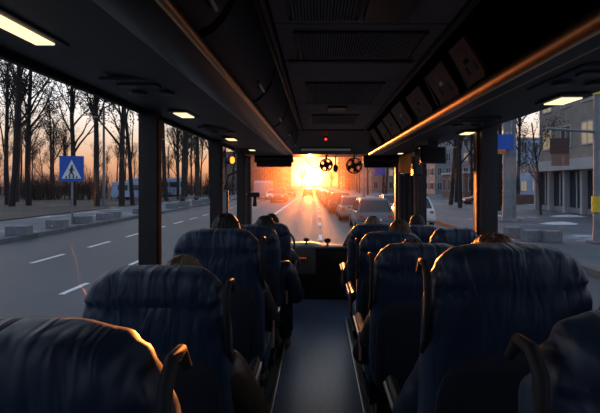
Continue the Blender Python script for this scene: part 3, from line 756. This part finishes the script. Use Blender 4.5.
def person(x, y, top, coat, hair, label, pose='rest', puff=0, long_=0, lean=0, turn=0, s=1.0):
    # top = height of the crown, the figure being .90 tall above the seat
    t = thing('person', label, 'person', (x, y, top-.895*s*math.cos(math.radians(lean))), math.radians(turn), 'passengers in the bus seats' if pose != 'drive' or puff else None)
    t.scale = (s, s, s); t.rotation_euler = (math.radians(lean), 0, math.radians(turn))
    link('body', BODY[pose], t)
    j = link('jacket', JACK[(pose, puff)], t); slot(j, coat)
    link('trousers', TROU, t); h = link('hair', HAIR[long_], t); slot(h, hair)
    for k in (0, 1): link('shoe', SHOE[k], t); e = link('eye', EYE, t); e.location = ((k*2-1)*.030, .092, .785)
    return t
person(-.50, 1.58, 1.232, 'coat_brown', 'hair_sand', 'sandy-haired passenger low in the broad left seat before the thick pillar', 'rest', 0, 0, 8)
person(-.535, 2.40, 1.325, 'coat_black', 'hair_dark', 'dark-haired passenger in a black coat rising over the third left seat', 'rest', 0, 0, 6)
person(-.42, 3.24, 1.245, 'coat_navy', 'hair_dark', 'dark-haired passenger leaning to the aisle behind the driver', 'rest', 0, 1, 6)
person(-.50, 4.33, 1.18, 'coat_grey', 'hair_dark', 'driver in a grey coat with both arms at the steering wheel', 'drive', 0, 0, 3)
person(.52, 3.88, 1.195, 'coat_brown', 'hair_sand', 'sandy-haired passenger in the frontmost right aisle seat', 'rest', 0, 0, 8)
person(.60, 3.04, 1.235, 'coat_black', 'hair_brown', 'brown-haired passenger in the middle right aisle seat', 'rest', 0, 0, 8)
person(.92, 3.80, 1.215, 'coat_black', 'hair_dark', 'black-haired passenger at the window on the front right', 'rest', 0, 0, 8, 0, .82)
person(.50, 2.22, 1.205, 'coat_black', 'hair_brown', 'passenger in a black puffer jacket, arm at the aisle, mostly hidden by a seat', 'rest', 1, 1, 8)
person(.57, 1.40, 1.335, 'coat_navy', 'hair_auburn', 'auburn-haired passenger in the largest right seat, hair lit orange', 'rest', 1, 1, 8)
person(.665, .84, 1.365, 'coat_navy', 'hair_auburn', 'auburn-haired passenger cut by the right frame edge', 'rest', 1, 0, 4, 0, .92)
person(-.52, .86, 1.22, 'coat_black', 'hair_dark', 'passenger in a black coat slumped in the nearest left seat', 'rest', 1, 1, 10)

# ------------------------------------------------------------------ ground
def slabbox(nm, x0, x1, y0, y1, z, m, label, t=.2):
    return struct(MB().box(((x0+x1)/2, (y0+y1)/2, z-t/2), (x1-x0, y1-y0, t)).build(nm, m), label)
slabbox('road', -11.6, 6.6, -25, 420, ROAD, 'asphalt', 'wide grey asphalt road ahead of the bus')
slabbox('sidewalk_ground', -17.5, -11.85, -25, 420, ROAD+.15, 'pavement', 'pale sidewalk with snow patches along the left kerb')
slabbox('park_ground', -260, -17.5, -40, 420, ROAD+.22, 'soil', 'brown leaf-strewn park ground on the left')
slabbox('lot_ground', 6.85, 260, -40, 420, ROAD+.12, 'lot', 'snow-dusted parking lot ground on the right')
kl = thing('trim_2', 'left kerb of the road in long concrete pieces', None, kind='structure')
kr = thing('trim_3', 'right kerb of the road in long concrete pieces', None, kind='structure')
KERB = MB().box((0, 0, 0), (.26, 2.96, .36), bev=.02).mesh('kerb_stone', 'curb')
for k in range(34):
    for r, x, z in ((kl, -11.72, ROAD), (kr, 6.72, ROAD-.02)):
        o = link('kerb_stone', KERB, r); o.location = (x, 3+k*3.0, z)
# painted lane marks
def marks(nm, label, x, segs, w, curve=0):
    t = thing(nm, label, None, kind='structure')
    for a, b in segs: MB().box((x+curve*(a+b)/2, (a+b)/2, ROAD+.006), (w, b-a, .012)).build('dash_mark', 'line_white', t)
marks('lane_marking', 'dashed lane line on the left nearest the bus', -5.1, [(7.95+2.9*k, 8.85+2.9*k) for k in range(-2, 2)], .11)
marks('lane_marking', 'dashed lane line between the oncoming lanes', -7.95, [(11.1+2.75*k, 12.5+2.75*k) for k in range(-2, 22)], .12)
marks('lane_marking', 'solid white line left of the bus lane', -3.15, [(2, 200)], .22, .0)
marks('lane_marking', 'short white dashes straight ahead of the bus', .10, [(15.6+5.3*k, 17.3+5.3*k) for k in range(0, 16)], .15)

# ------------------------------------------------------------------ cars
def car_parts(L=4.4, W=1.76, Hc=1.47, kind='sedan'):
    """body along +y (front), origin at ground centre of the rear bumper line y=0"""
    hw = W/2; P = {}
    hat = kind != 'sedan'
    zb = Hc*.62
    st = [(0.0, .80, .30, zb-.12), (.06, .93, .24, zb-.02), (.5, .98, .22, zb+.02), (L*.35, 1.0, .20, zb), (L*.62, 1.0, .20, zb-.02), (L*.72, .99, .20, zb-.04), (L*.9, .95, .22, zb-.16), (L*.98, .84, .26, zb-.26), (L, .74, .32, zb-.36)]
    rings = []
    for y, f, z0, z1 in st:
        w = hw*f; zm = (z0+z1)/2
        rings.append([(-w*.90, y, z0), (w*.90, y, z0), (w, y, zm-.08), (w, y, zm+.08), (w*.94, y, z1-.04), (w*.80, y, z1), (-w*.80, y, z1), (-w*.94, y, z1-.04), (-w, y, zm+.08), (-w, y, zm-.08)])
    P['body'] = MB().loft(rings)
    # roof and pillars over a dark greenhouse
    ry0, ry1 = (.30, .75) if hat else (.55, 1.35)
    fy0, fy1 = L*.52, L*.70
    def gh(inset, dz): return [[(-hw*.88+inset, ry0+inset, zb-.03), (hw*.88-inset, ry0+inset, zb-.03), (hw*.88-inset, fy1-inset, zb-.06), (-hw*.88+inset, fy1-inset, zb-.06)],
                               [(-hw*.70+inset, ry1*.82, Hc-.09+dz), (hw*.70-inset, ry1*.82, Hc-.09+dz), (hw*.70-inset, fy0+.06, Hc-.09+dz), (-hw*.70+inset, fy0+.06, Hc-.09+dz)]]
    P['greenhouse'] = MB().loft(gh(0, 0))
    roof = [[(-hw*.71, ry1*.80, Hc-.10), (hw*.71, ry1*.80, Hc-.10), (hw*.71, fy0+.08, Hc-.10), (-hw*.71, fy0+.08, Hc-.10)],
            [(-hw*.62, ry1*.95, Hc-.01), (hw*.62, ry1*.95, Hc-.01), (hw*.62, fy0-.10, Hc-.01), (-hw*.62, fy0-.10, Hc-.01)]]
    R = MB().loft(roof)
    for s in (-1, 1):                           # c, b and a pillars
        for y0, y1, wd in ((ry0, ry1*.82, .16), (L*.42, L*.42, .07), (fy1, fy0+.06, .07)):
            R.hexa([(s*hw*.80, y0-wd/2, zb-.03), (s*hw*.90, y0-wd/2, zb-.03), (s*hw*.90, y0+wd/2, zb-.03), (s*hw*.80, y0+wd/2, zb-.03),
                    (s*hw*.64, y1-wd/2, Hc-.08), (s*hw*.715, y1-wd/2, Hc-.08), (s*hw*.715, y1+wd/2, Hc-.08), (s*hw*.64, y1+wd/2, Hc-.08)])
    P['roof'] = R
    P['bumper'] = MB().box((0, .0, .42), (W*.92, .16, .20), bev=.04)
    P['tail'] = [MB().box((s*hw*.70, .045, zb-.20), (.20, .10, .13), bev=.02) for s in (-1, 1)]
    P['head'] = [MB().box((s*hw*.62, L-.06, zb-.36), (.30, .12, .13), bev=.02) for s in (-1, 1)]
    P['plate'] = MB().box((0, -.085, .50 if not hat else .62), (.50, .02, .11))
    P['grille'] = MB().box((0, L-.005, .46), (.7, .05, .16), bev=.02)
    P['mirror'] = [MB().box((s*(hw+.06), L*.63, zb+.06), (.14, .10, .12), bev=.03) for s in (-1, 1)]
    P['wheels'] = [(s*(hw-.10), y) for s in (-1, 1) for y in (L*.17, L*.81)]
    return P
WHEEL = MB().tube([(-.10, 0, 0), (-.08, 0, 0), (.08, 0, 0), (.10, 0, 0)], [.27, .315, .315, .27], 20).mesh('wheel', 'tyre', True)
HUB = MB().tube([(-.112, 0, 0), (.112, 0, 0)], .19, 14).mesh('hub_cap', 'rim', True)
CARM = {}
def car(x, y, paint, label, kind='sedan', rz=0, group=None, **kw):
    key = (kind, tuple(sorted(kw.items())))
    if key not in CARM:
        P = car_parts(kind=kind, **kw); q = {}
        for k in ('body', 'greenhouse', 'roof', 'bumper', 'plate', 'grille'): q[k] = P[k].mesh(k, {'greenhouse': 'car_glass', 'plate': 'plate', 'grille': 'plastic_black', 'bumper': 'car_dark'}.get(k, 'car_dark'), k in ('body',))
        for k, mm in (('tail', 'tail_red'), ('head', 'head_lamp'), ('mirror', 'car_dark')): q[k] = [b.mesh({'tail': 'tail_light', 'head': 'head_light', 'mirror': 'side_mirror'}[k], mm) for b in P[k]]
        q['wheels'] = P['wheels']; CARM[key] = q
    q = CARM[key]
    t = thing('car', label, 'car', (x, y, ROAD), rz, group)
    b = link('body', q['body'], t); slot(b, paint)
    link('windows', q['greenhouse'], b); r = link('roof', q['roof'], t); slot(r, paint); bu = link('bumper', q['bumper'], t); slot(bu, paint)
    link('number_plate', q['plate'], t); link('radiator_grille', q['grille'], t)
    for o in q['tail']: link('tail_light', o, t)
    for o in q['head']: link('head_light', o, t)
    for o in q['mirror']: mm = link('side_mirror', o, t); slot(mm, paint)
    for wx, wy in q['wheels']:
        w = link('wheel', WHEEL, t); w.location = (wx, wy, .315); link('hub_cap', HUB, w)
    return t
G = 'cars queuing in the right lane'
car(2.55, 17.6, 'car_grey', 'dark grey hatchback nearest the bus in the right lane', 'hatch', 0, G, L=4.2, W=1.80, Hc=1.55)
car(2.12, 23.6, 'car_beige', 'pale gold sedan second in the right lane queue', 'sedan', 0, G)
car(1.72, 30.0, 'car_dark', 'black estate car third in the right lane queue', 'hatch', .01, G, L=4.2, W=1.80, Hc=1.55)
car(1.50, 37.2, 'car_red', 'dark red sedan fourth in the right lane queue', 'sedan', .015, G)
car(1.25, 44.0, 'car_silver', 'silver hatchback fifth in the right lane queue', 'hatch', .015, G, L=4.2, W=1.80, Hc=1.55)
car(1.05, 51.5, 'car_dark', 'dark sedan sixth in the right lane queue', 'sedan', .015, G)
car(.90, 60.0, 'car_grey', 'small grey car near the far end of the right queue', 'hatch', .015, G, L=4.2, W=1.80, Hc=1.55)
car(.65, 70.0, 'car_dark', 'tiny dark car at the far end of the right queue', 'sedan', .015, G)
car(.40, 84.0, 'car_dark', 'farthest tiny car of the right queue against the glow', 'sedan', .015, G)
car(5.15, 20.3, 'car_white', 'white car parked at the right kerb', 'hatch', 0, None, L=4.2, W=1.80, Hc=1.55)
car(5.3, 27.5, 'car_blue', 'blue car parked at the right kerb behind the white one', 'sedan')
car(-1.7, 66.0, 'car_red', 'dark red car driving ahead in the middle lane', 'sedan')
car(-3.95-.9, 52.5, 'car_dark', 'dark off-road car in the oncoming lane by the white line', 'hatch', PI, 'oncoming cars', L=4.5, W=1.88, Hc=1.75)
car(-6.5, 60.0, 'car_white', 'white oncoming sedan left of the dark off-road car', 'sedan', PI, 'oncoming cars')
car(-5.0, 74.0, 'car_red', 'small reddish oncoming car behind the dark off-road car', 'sedan', PI, 'oncoming cars')
def bus_vehicle(x, y, label, body='wall_light', L=7, W=2.35, Hb=2.7, rz=PI, nm='van'):
    t = thing(nm, label, nm, (x, y, ROAD), rz)
    MB().loft([[(sx*W/2*f, yy, z) for sx, z, f in ((-1, .35, 1), (1, .35, 1), (1, Hb*.6, 1), (1, Hb-.15, .97), (1, Hb, .88), (-1, Hb, .88), (-1, Hb-.15, .97), (-1, Hb*.6, 1))] for yy in (0, L*.93)] + [[(sx*W/2*.96, L, z) for sx, z in ((-1, .4), (1, .4), (1, Hb*.5), (1, Hb-.4), (.85, Hb-.3), (-.85, Hb-.3), (-1, Hb-.4), (-1, Hb*.5))]]).build('body', body, t)
    MB().box((0, L*.975, Hb*.62), (W*.84, .18, Hb*.34), rx=.12, bev=.03).build('front_window', 'car_glass', t)
    MB().box((0, -.01, Hb*.66), (W*.8, .05, Hb*.28), bev=.02).build('rear_window', 'car_glass', t)
    for s in (-1, 1):
        for k in range(int(L//1.5)): MB().box((s*W/2, .9+k*1.45, Hb*.66), (.04, 1.25, Hb*.28), bev=.01).build('side_window', 'car_glass', t)
        MB().box((s*W*.36, L-.0, .75), (.3, .06, .18), bev=.02).build('head_light', 'head_lamp', t)
        for yy in (L*.2, L*.8):
            w = link('wheel', WHEEL, t); w.location = (s*(W/2-.12), yy, .40); w.scale = (1.2, 1.27, 1.27)
    return t
bus_vehicle(-8.5, 66, 'pale grey minibus far ahead at the left of the oncoming lanes', L=6)
vb = bus_vehicle(-20.6, 51, 'white and blue van standing between the park trees', 'wall_blue', L=5.2, W=2.1, Hb=2.3, rz=PI/2); vb.location.z = ROAD+.22
vb = bus_vehicle(-21.0, 62, 'pale blue trolleybus seen behind the second left window trees', 'wall_blue', L=8, W=2.4, Hb=2.9, rz=PI/2, nm='trolleybus'); vb.location.z = ROAD+.22

# ------------------------------------------------------------------ kerb blocks, sign, poles
BLK = MB().box((0, 0, .22), (.95, .50, .44), bev=.03).mesh('concrete_block', 'concrete')
def block(x, y, label, rz=0, z=ROAD+.15, s=1, group='concrete kerb blocks'):
    o = link('concrete_block', BLK); o.location = (x, y, z); o.rotation_euler = (0, 0, rz); o.scale = (s, s, s); tag(o, label, 'block', group); return o
bl = ['concrete block on the left sidewalk nearest the lower frame edge', 'concrete block left of the crossing sign post', 'concrete block at the foot of the crossing sign', 'concrete block right of the crossing sign post', 'concrete block touching its neighbour right of the crossing sign', 'single concrete block left of the thick pillar']
for (x, y, a), lb in zip([(-11.95, 16.0, .05), (-12.2, 18.7, .02), (-12.3, 20.9, .1), (-12.2, 22.9, 0), (-12.3, 24.1, .2), (-12.2, 27.4, .05)], bl): block(x, y, lb, a, s=.86)
for k in range(7): block(-12.2-.1*(k % 2), 33.5+3.4*k, 'concrete block in the row seen past the thick left pillar', .05*k)
rb = [(7.75, 15.9, .1, 'concrete block on the right lot nearest the poles'), (8.1, 14.6, .25, 'middle concrete block of three on the right lot'), (8.75, 14.6, .2, 'rightmost concrete block of three on the right lot')]
for k, (x, y, a, lb) in enumerate(rb): block([7.60, 7.78, 8.40][k], [15.6, 14.6, 14.4][k], lb, a, ROAD+.12, 1).scale = (.62, .8, .92)
sn = thing('crossing_sign', 'blue square pedestrian crossing sign on a grey post', 'sign', (-12.62, 20.5, ROAD+.15), .25)
MB().tube([(0, .06, 0), (0, .06, 3.35)], .05, 10).build('post', 'steel_grey', sn)
MB().box((0, 0, 2.83), (1.12, .04, 1.32), bev=.01).build('sign_plate', 'sign_blue', sn)
def flat(m, pts, y0, y1): m.loft([[(x, y, z) for x, z in pts] for y in (y0, y1)]); return m
flat(MB(), [(-.45, 2.33), (.45, 2.33), (0, 3.28)], -.030, -.018).build('white_triangle', 'sign_white', sn)
fig = MB(); fig.ball((.02, -.038, 2.98), (.045, .008, .05), 10, 6)
for a, b, w in (((.02, 2.92), (-.01, 2.68), .055), ((.0, 2.86), (.12, 2.74), .022), ((.0, 2.86), (-.11, 2.74), .022), ((-.01, 2.70), (.11, 2.46), .03), ((-.01, 2.70), (-.12, 2.46), .03)):
    fig.tube([(a[0], -.038, a[1]), (b[0], -.038, b[1])], w, 6)
for k in range(4): fig.box((-.24+.16*k, -.036, 2.40), (.07, .012, .09))
fig.build('pedestrian_figure', 'sign_black', sn)
for z in (2.5, 3.1): MB().box((0, .04, z), (.16, .05, .05)).build('clamp', 'steel_grey', sn)
def pole(x, y, z, r, h, m, label, arm=None, nm='street_pole'):
    t = thing(nm, label, 'pole', (x, y, z))
    MB().tube([(0, 0, 0), (0, 0, .5), (0, 0, h)], [r*1.25, r, r*.75], 12).build('shaft', m, t, smooth=True)
    MB().box((0, 0, .04), (r*4, r*4, .08), bev=.02).build('base_plate', 'concrete', t)
    if arm: MB().tube([(0, 0, h-.1), (arm*.5, 0, h+.3), (arm, 0, h+.35)], r*.5, 8).build('arm', m, t); MB().box((arm*1.1, 0, h+.33), (.6, .25, .14), bev=.04).build('lamp_head', 'steel_grey', t)
    return t
pole(-19.6, 36.6, ROAD+.22, .12, 9, 'pole_paint', 'thin grey lamp post among the left park trees', 1.5)
pole(10.55, 22.3, ROAD+.12, .24, 9, 'pole_paint', 'thick grey street pole right of the thick right pillar')
pole(11.25, 23.0, ROAD+.12, .14, 9, 'pole_paint', 'thinner grey pole standing close beside the thick one')
pole(7.1, 33, ROAD+.12, .13, 8.5, 'pole_paint', 'lamp post at the right kerb seen through the windshield', -1.6)
pole(7.1, 62, ROAD+.12, .13, 9.5, 'pole_paint', 'farther lamp post on the right against the orange haze', -1.6)
pole(-12.6, 68, ROAD+.15, .13, 9.5, 'pole_paint', 'lamp post left of the road in the orange haze', 1.6)
yp = pole(9.75, 14.0, ROAD+.12, .11, 6.5, 'pole_paint', 'grey pole with yellow band at the right frame edge')
for z in (1.10, ): MB().tube([(0, 0, z), (0, 0, z+.55)], .15, 12).build('yellow_band', 'yellow_paint', yp)
MB().tube([(0, 0, 5.2), (0, 0, 5.9)], .118, 12).build('yellow_band', 'yellow_paint', yp)
MB().tube([(0, 0, 3.9), (-1.75, 0, 4.02)], .05, 8).build('cross_bar', 'steel_grey', yp)
hs = thing('hanging_sign', 'brown hanging sign board below the bar at the right pole', 'sign', (8.45, 14.0, 2.55))
MB().box((0, 0, .28), (.66, .05, .55), bev=.01).build('upper_board', 'brown_sign', hs)
MB().box((0.03, 0, -.20), (.62, .05, .42), bev=.01).build('lower_board', 'wall_brick', hs)
for s in (-1, 1): MB().tube([(s*.26, 0, .55), (s*.26, 0, .80)], .012, 6).build('hanger', 'steel_grey', hs)
bsn = thing('banner_sign', 'bright blue banner sign above a painted orange reflection by the right pole', 'sign', (9.75, 21.9, 3.45))
MB().box((0, 0, .35), (1.9, .08, .85), bev=.02).build('blue_panel', 'sign_blue', bsn)
MB().box((-.1, -.02, -.18), (1.2, .06, .26), bev=.02).build('orange_reflection', 'reflection_orange', bsn)  # orange reflection below the sign, built as a coloured panel
MB().tube([(.62, .05, .35), (.9, .3, .35)], .04, 8).build('bracket', 'steel_grey', bsn)
ps = thing('road_sign', 'blue road sign on a post right of the car queue', 'sign', (7.4, 48, ROAD+.12))
MB().tube([(0, .06, 0), (0, .06, 4.3)], .05, 8).build('post', 'steel_grey', ps)
MB().box((0, 0, 3.9), (1.3, .05, 1.5), bev=.02).build('sign_plate', 'sign_blue', ps)

# ------------------------------------------------------------------ buildings
WINM = {}
def building(x0, x1, y0, y1, h, m, label, floors, ncf, ncs, side=-1, wm='pane_dark', base=0.0):
    t = thing('building', label, 'building', ((x0+x1)/2, (y0+y1)/2, ROAD+.1)); W, D = x1-x0, y1-y0
    MB().box((0, 0, h/2), (W, D, h)).build('walls', m, t)
    MB().box((0, 0, h+.12), (W+.4, D+.4, .3), bev=.05).build('cornice', 'frame_pale', t)
    fh = (h-base)/floors
    def win(x, y, z, w, hh, front):
        key = (round(w, 2), round(hh, 2), front)
        if key not in WINM:
            dx, dy = (w, .10) if front else (.10, w)
            fr = MB()
            q = .09
            for c, d in (((0, hh/2), (w+q, q)), ((0, -hh/2), (w+q, q)), ((-w/2, 0), (q, hh)), ((w/2, 0), (q, hh)), ((0, 0), (q*.7, hh))):
                fr.box((c[0], 0, c[1]) if front else (0, c[0], c[1]), (d[0], .16, d[1]) if front else (.16, d[0], d[1]))
            WINM[key] = (MB().box((0, 0, 0), (dx, dy, hh)).mesh('pane', 'pane_dark'), fr.mesh('window', 'frame_pale'))
        a, b = WINM[key]
        o = link('window', b, t); o.location = (x, y, z); p = link('pane', a, o)
        if random.random() < .10: slot(p, 'pane_lit')
    for f in range(floors):
        z = base+fh*(f+.55)
        for k in range(ncf): win(-W/2+W*(k+.5)/ncf, -D/2, z, W/ncf*.5, fh*.52, True)
        for k in range(ncs): win(side*W/2, -D/2+D*(k+.5)/ncs, z, D/ncs*.5, fh*.52, False)
    return t
sb = building(18.6, 40, 21.5, 33.6, 13, 'wall_beige', 'beige building with glass shopfront and pale canopy on the right', 3, 6, 5, base=4.0)
SX = -(40-18.6)/2
MB().box((SX-.55, 0, 3.45), (1.5, 12.6, .75), bev=.05).build('canopy', 'wall_light', sb)
for k in range(7):
    y = -5.9+1.96*k; MB().box((SX-.30, y, 1.55), (.42, .22, 3.1), bev=.03).build('column', 'wall_light', sb)
    if k < 6:
        MB().box((SX-.06, y+.98, 1.65), (.08, 1.74, 2.7)).build('shop_pane', 'pane_dark', sb)
        MB().box((SX-.12, y+.98, 1.65), (.12, .08, 2.7)).build('mullion', 'frame_pale', sb)
        MB().box((SX-.10, y+.98, .2), (.2, 1.74, .4)).build('plinth', 'wall_grey', sb)
building(33, 40.5, 66, 80, 9.5, 'wall_blue', 'pale blue building behind the bare trees on the right', 3, 4, 4)
building(24, 33, 82, 108, 12, 'wall_grey', 'grey apartment block seen past the hanging screen', 4, 5, 6)
building(14, 22, 104, 150, 13, 'wall_beige', 'hazy beige block to the right of the car queue', 4, 4, 8)
building(11, 17, 165, 220, 16, 'wall_brick', 'hazy reddish block far along the right of the road', 5, 3, 8)
building(-36, -13.4, 150, 200, 14, 'wall_brick', 'hazy red-brown block far along the left of the road', 5, 8, 6, side=1)
building(20.5, 27, 56, 66, 3.6, 'wall_brick', 'low brick kiosk building behind the lot', 1, 3, 4)
wal = thing('low_wall', 'low red brick wall at the back of the lot', 'wall', (22.5, 40, ROAD+.1))
for k in range(5): MB().box((-5+k*2.2, k*.9, .5), (2.1, .3, 1.0), bev=.03).build('wall_section', 'wall_brick', wal)
for k in range(2):
    car([19.5, 24.0][k], [42.0, 47.5][k], ['car_red', 'car_dark'][k], ['red car parked before the low brick wall', 'dark car parked deep in the right lot'][k], 'sedan', PI/2)
for k, (x, y, w, lb) in enumerate(((12.6, 20.8, .8, 'flat snow heap on the lot behind the concrete blocks'), (15.9, 25.5, .9, 'long snow heap before the shopfront'), (11.2, 26.0, .7, 'small snow heap by the grey poles'))):
    o = grid_solid(lambda t, v: (w*1.3*math.cos(t)*(1-v*.98)*(1+.15*math.sin(3*t+k)), w*.6*math.sin(t)*(1-v*.98)*(1+.15*math.cos(2*t)), .14*math.sin(v*PI/2)-.02), 24, 6).build('snow_heap', 'snow', None, True)
    o.location = (x, y, ROAD+.12); tag(o, lb, 'snow')

# ------------------------------------------------------------------ trees
def tree_meshes(seed, h, r, fork=.35, twigs=3, leaves=120, lean=(0, 0)):
    rnd = random.Random(seed); tk, br, tips = MB(), MB(), []
    def grow(m, p, d, L, r0, depth):
        pts, rs = [p], [r0]; n = 5 if depth == 0 else (4 if depth < 3 else 3)
        q = Vector(p); dd = Vector(d)
        for k in range(n):
            j = .05 if depth == 0 else .22
            dd = (dd+Vector((rnd.uniform(-j, j), rnd.uniform(-j, j), rnd.uniform(-j, j)+(.10 if depth else 0)))).normalized()
            q = q+dd*L/n; pts.append(tuple(q)); rs.append(r0*(1-(.55 if depth == 0 else .75)*(k+1)/n))
        m.tube(pts, rs, 7 if depth == 0 else (5 if depth == 1 else 3), caps=False)
        if depth >= 4: tips.append(q); return
        cnt = (10, 5, 4, twigs-1)[depth]
        for c in range(cnt):
            u = rnd.uniform(fork if depth == 0 else .25, 1.0); i = min(int(u*n), n-1); f = u*n-i
            a = Vector(pts[i]).lerp(Vector(pts[i+1]), f)
            az = rnd.uniform(0, 2*PI); sp = rnd.uniform(.35, .85) if depth else rnd.uniform(.25, .7)
            side = dd.orthogonal().normalized(); side.rotate(Matrix.Rotation(az, 3, dd))
            nd = (dd*math.cos(sp)+side*math.sin(sp)).normalized()
            ln = L*(.42 if depth == 0 else .52)*rnd.uniform(.6, 1.1)*(1.15-u*.5)
            grow(br, tuple(a), nd, ln, max(rs[i]*(.48 if depth == 0 else .55), .006), depth+1)
    grow(tk, (0, 0, 0), (lean[0], lean[1], 1), h, r, 0)
    lv = MB()
    clumps = [rnd.choice(tips) for _ in range(45)]
    for k in range(leaves):
        c = rnd.choice(clumps)+Vector([rnd.gauss(0, .38) for _ in range(3)]); a = Vector([rnd.uniform(-1, 1) for _ in range(3)]).normalized(); b = a.orthogonal().normalized(); s = rnd.uniform(.06, .14)
        lv.poly([c-a*s, c+b*s*.5, c+a*s, c-b*s*.5])
    return tk.mesh('trunk', 'bark', True, False), br.mesh('branches', 'bark', False, False), lv.mesh('leaves', 'leaf_dry', False, False)
TR = [tree_meshes(11, 13, .24, .32, 3, 1500), tree_meshes(12, 14.5, .28, .38, 3, 1500, (.10, 0)), tree_meshes(13, 12, .20, .30, 3, 1300, (-.06, 0)), tree_meshes(14, 15, .26, .42, 3, 1500), tree_meshes(15, 11, .16, .25, 3, 1000, (.05, .04))]
def tree(x, y, z, k, label, s=1, rz=0, group='bare park trees', sx=1):
    t = thing('tree', label, 'tree', (x, y, z), rz, group); t.scale = (s*sx, s*sx, s)
    a, b, c = TR[k]
    link('trunk', a, t); link('branches', b, t); link('leaves', c, t, kind='stuff')
    return t
PZ = ROAD+.2
spec = [(-27.2, 35.5, 1, 1.0, 0, 'leaning bare tree with thick trunk at the left frame edge'), (-26.6, 36.8, 3, .95, .5, 'straight bare tree beside the leaning tree at the left'), (-29.5, 38, 2, 1.1, 2, 'bare tree cut by the left frame edge'),
        (-22.6, 37, 0, 1.05, 1.0, 'dark bare tree rising behind the crossing sign'), (-19.9, 36, 3, 1.0, 2.2, 'pale straight bare tree right of the crossing sign'), (-17.9, 36.5, 0, 1.15, 3.6, 'thick forked bare tree left of the thick pillar'),
        (-17.6, 38.0, 2, 1.05, 0, 'bare tree crossing the fork beside the thick pillar'), (-17.8, 47, 1, 1.0, 2.8, 'bare tree at the left of the second window'), (-18.2, 52, 0, .9, 1.4, 'thin bare tree in the second window, left half'),
        (-15.6, 46, 1, 1.0, 5.9, 'slanting bare tree in the middle of the second window'), (-14.6, 48, 3, 1.05, 4, 'thick bare tree in the right half of the second window'), (-14.0, 52, 0, 1.0, 0.7, 'bare tree at the right edge of the second window')]
for x, y, k, s, rz, lb in spec: tree(x, y, PZ, k, lb, s, rz)
rnd = random.Random(5)
n_far = 0
while n_far < 30:
    y = rnd.uniform(44, 120); x = rnd.uniform(-95, -15.5)
    px = 318+400*x/y
    if not (-30 < px < 240): continue
    tree(x, y, PZ, rnd.randrange(5), 'slender bare tree deep in the park on the left', rnd.uniform(.75, 1.1), rnd.uniform(0, 6.28), 'trees deep in the left park', rnd.uniform(.7, 1)); n_far += 1
for k in range(11):
    y = 56+4.5*k; tree((163+rnd.uniform(0, 52)-318)*y/400, y, PZ, rnd.randrange(5), 'bare tree among the close-set trunks past the thick left pillar', rnd.uniform(.85, 1.1), rnd.uniform(0, 6), 'close-set trees past the left pillar', .8)
for k in range(14):
    tree(rnd.uniform(-19, -13.5), 75+k*9+rnd.uniform(-3, 3), PZ, rnd.randrange(5), 'hazy bare tree along the left of the road ahead', rnd.uniform(.8, 1.05), rnd.uniform(0, 6), 'hazy trees left of the road ahead')
for k in range(8):
    tree(-9.5+.55*k+rnd.uniform(-1, 1) if k < 4 else 5+.8*k, 215+12*k, PZ, rnd.randrange(5), 'tiny tree at the far end of the street against the glow', rnd.uniform(.5, .8), rnd.uniform(0, 6), 'trees at the street end')
for k in range(12):
    tree(rnd.uniform(8.0, 11.0), 40+k*12+rnd.uniform(-3, 3), PZ, rnd.randrange(5), 'hazy bare tree along the right of the road ahead', rnd.uniform(.65, .85), rnd.uniform(0, 6), 'hazy trees right of the road ahead')
for x, y, k, s, lb in ((14.2, 25.5, 4, .55, 'small bare tree standing before the shopfront'), (16.6, 36.5, 0, .8, 'bare tree at the left end of the shopfront building'), (13.6, 30, 2, .8, 'bare tree behind the thick grey pole'), (15.2, 44, 3, .85, 'bare tree seen through the middle right window'), (12.6, 38, 1, .8, 'slanting bare tree seen through the middle right window'), (20, 52, 0, .9, 'bare tree before the low brick building'), (26, 52, 1, .9, 'bare tree before the pale blue building'), (11.9, 33.5, 0, .8, 'bare tree close to the hanging screen in the right window')):
    tree(x, y, PZ, k, lb, s, x, 'bare trees on the right lot')
# undergrowth: thin upright shrub stems at the back of the park
def shrub_mesh(seed):
    rnd = random.Random(seed); m = MB()
    for k in range(60):
        p = Vector((rnd.gauss(0, .9), rnd.gauss(0, .6), 0)); d = Vector((rnd.uniform(-.35, .35), rnd.uniform(-.3, .3), 1)).normalized(); L = rnd.uniform(1.2, 3.2)
        q = p+d*L*.5; e = p+d*L+Vector((rnd.uniform(-.3, .3), 0, 0)); m.tube([p, q, e], [.022, .015, .006], 3, caps=False)
        for j in range(3):
            a = p.lerp(e, rnd.uniform(.3, .9)); m.tube([a, a+Vector((rnd.uniform(-.5, .5), rnd.uniform(-.4, .4), rnd.uniform(.2, .7)))], [.010, .004], 3, caps=False)
    return m.mesh('shrub', 'shrub', False, False)
SHR = [shrub_mesh(k) for k in range(3)]
for k in range(46):
    y = rnd.uniform(48, 100); px = rnd.uniform(-10, 235); x = (px-318)*y/400
    if x > -15: continue
    o = link('shrub', SHR[k % 3]); o.location = (x, y, PZ); o.rotation_euler = (0, 0, rnd.uniform(0, 6)); s = rnd.uniform(.8, 1.7); o.scale = (s*1.3, s, s)
    tag(o, 'leafless shrub in the undergrowth between the park trees', 'shrub', 'undergrowth shrubs in the park')
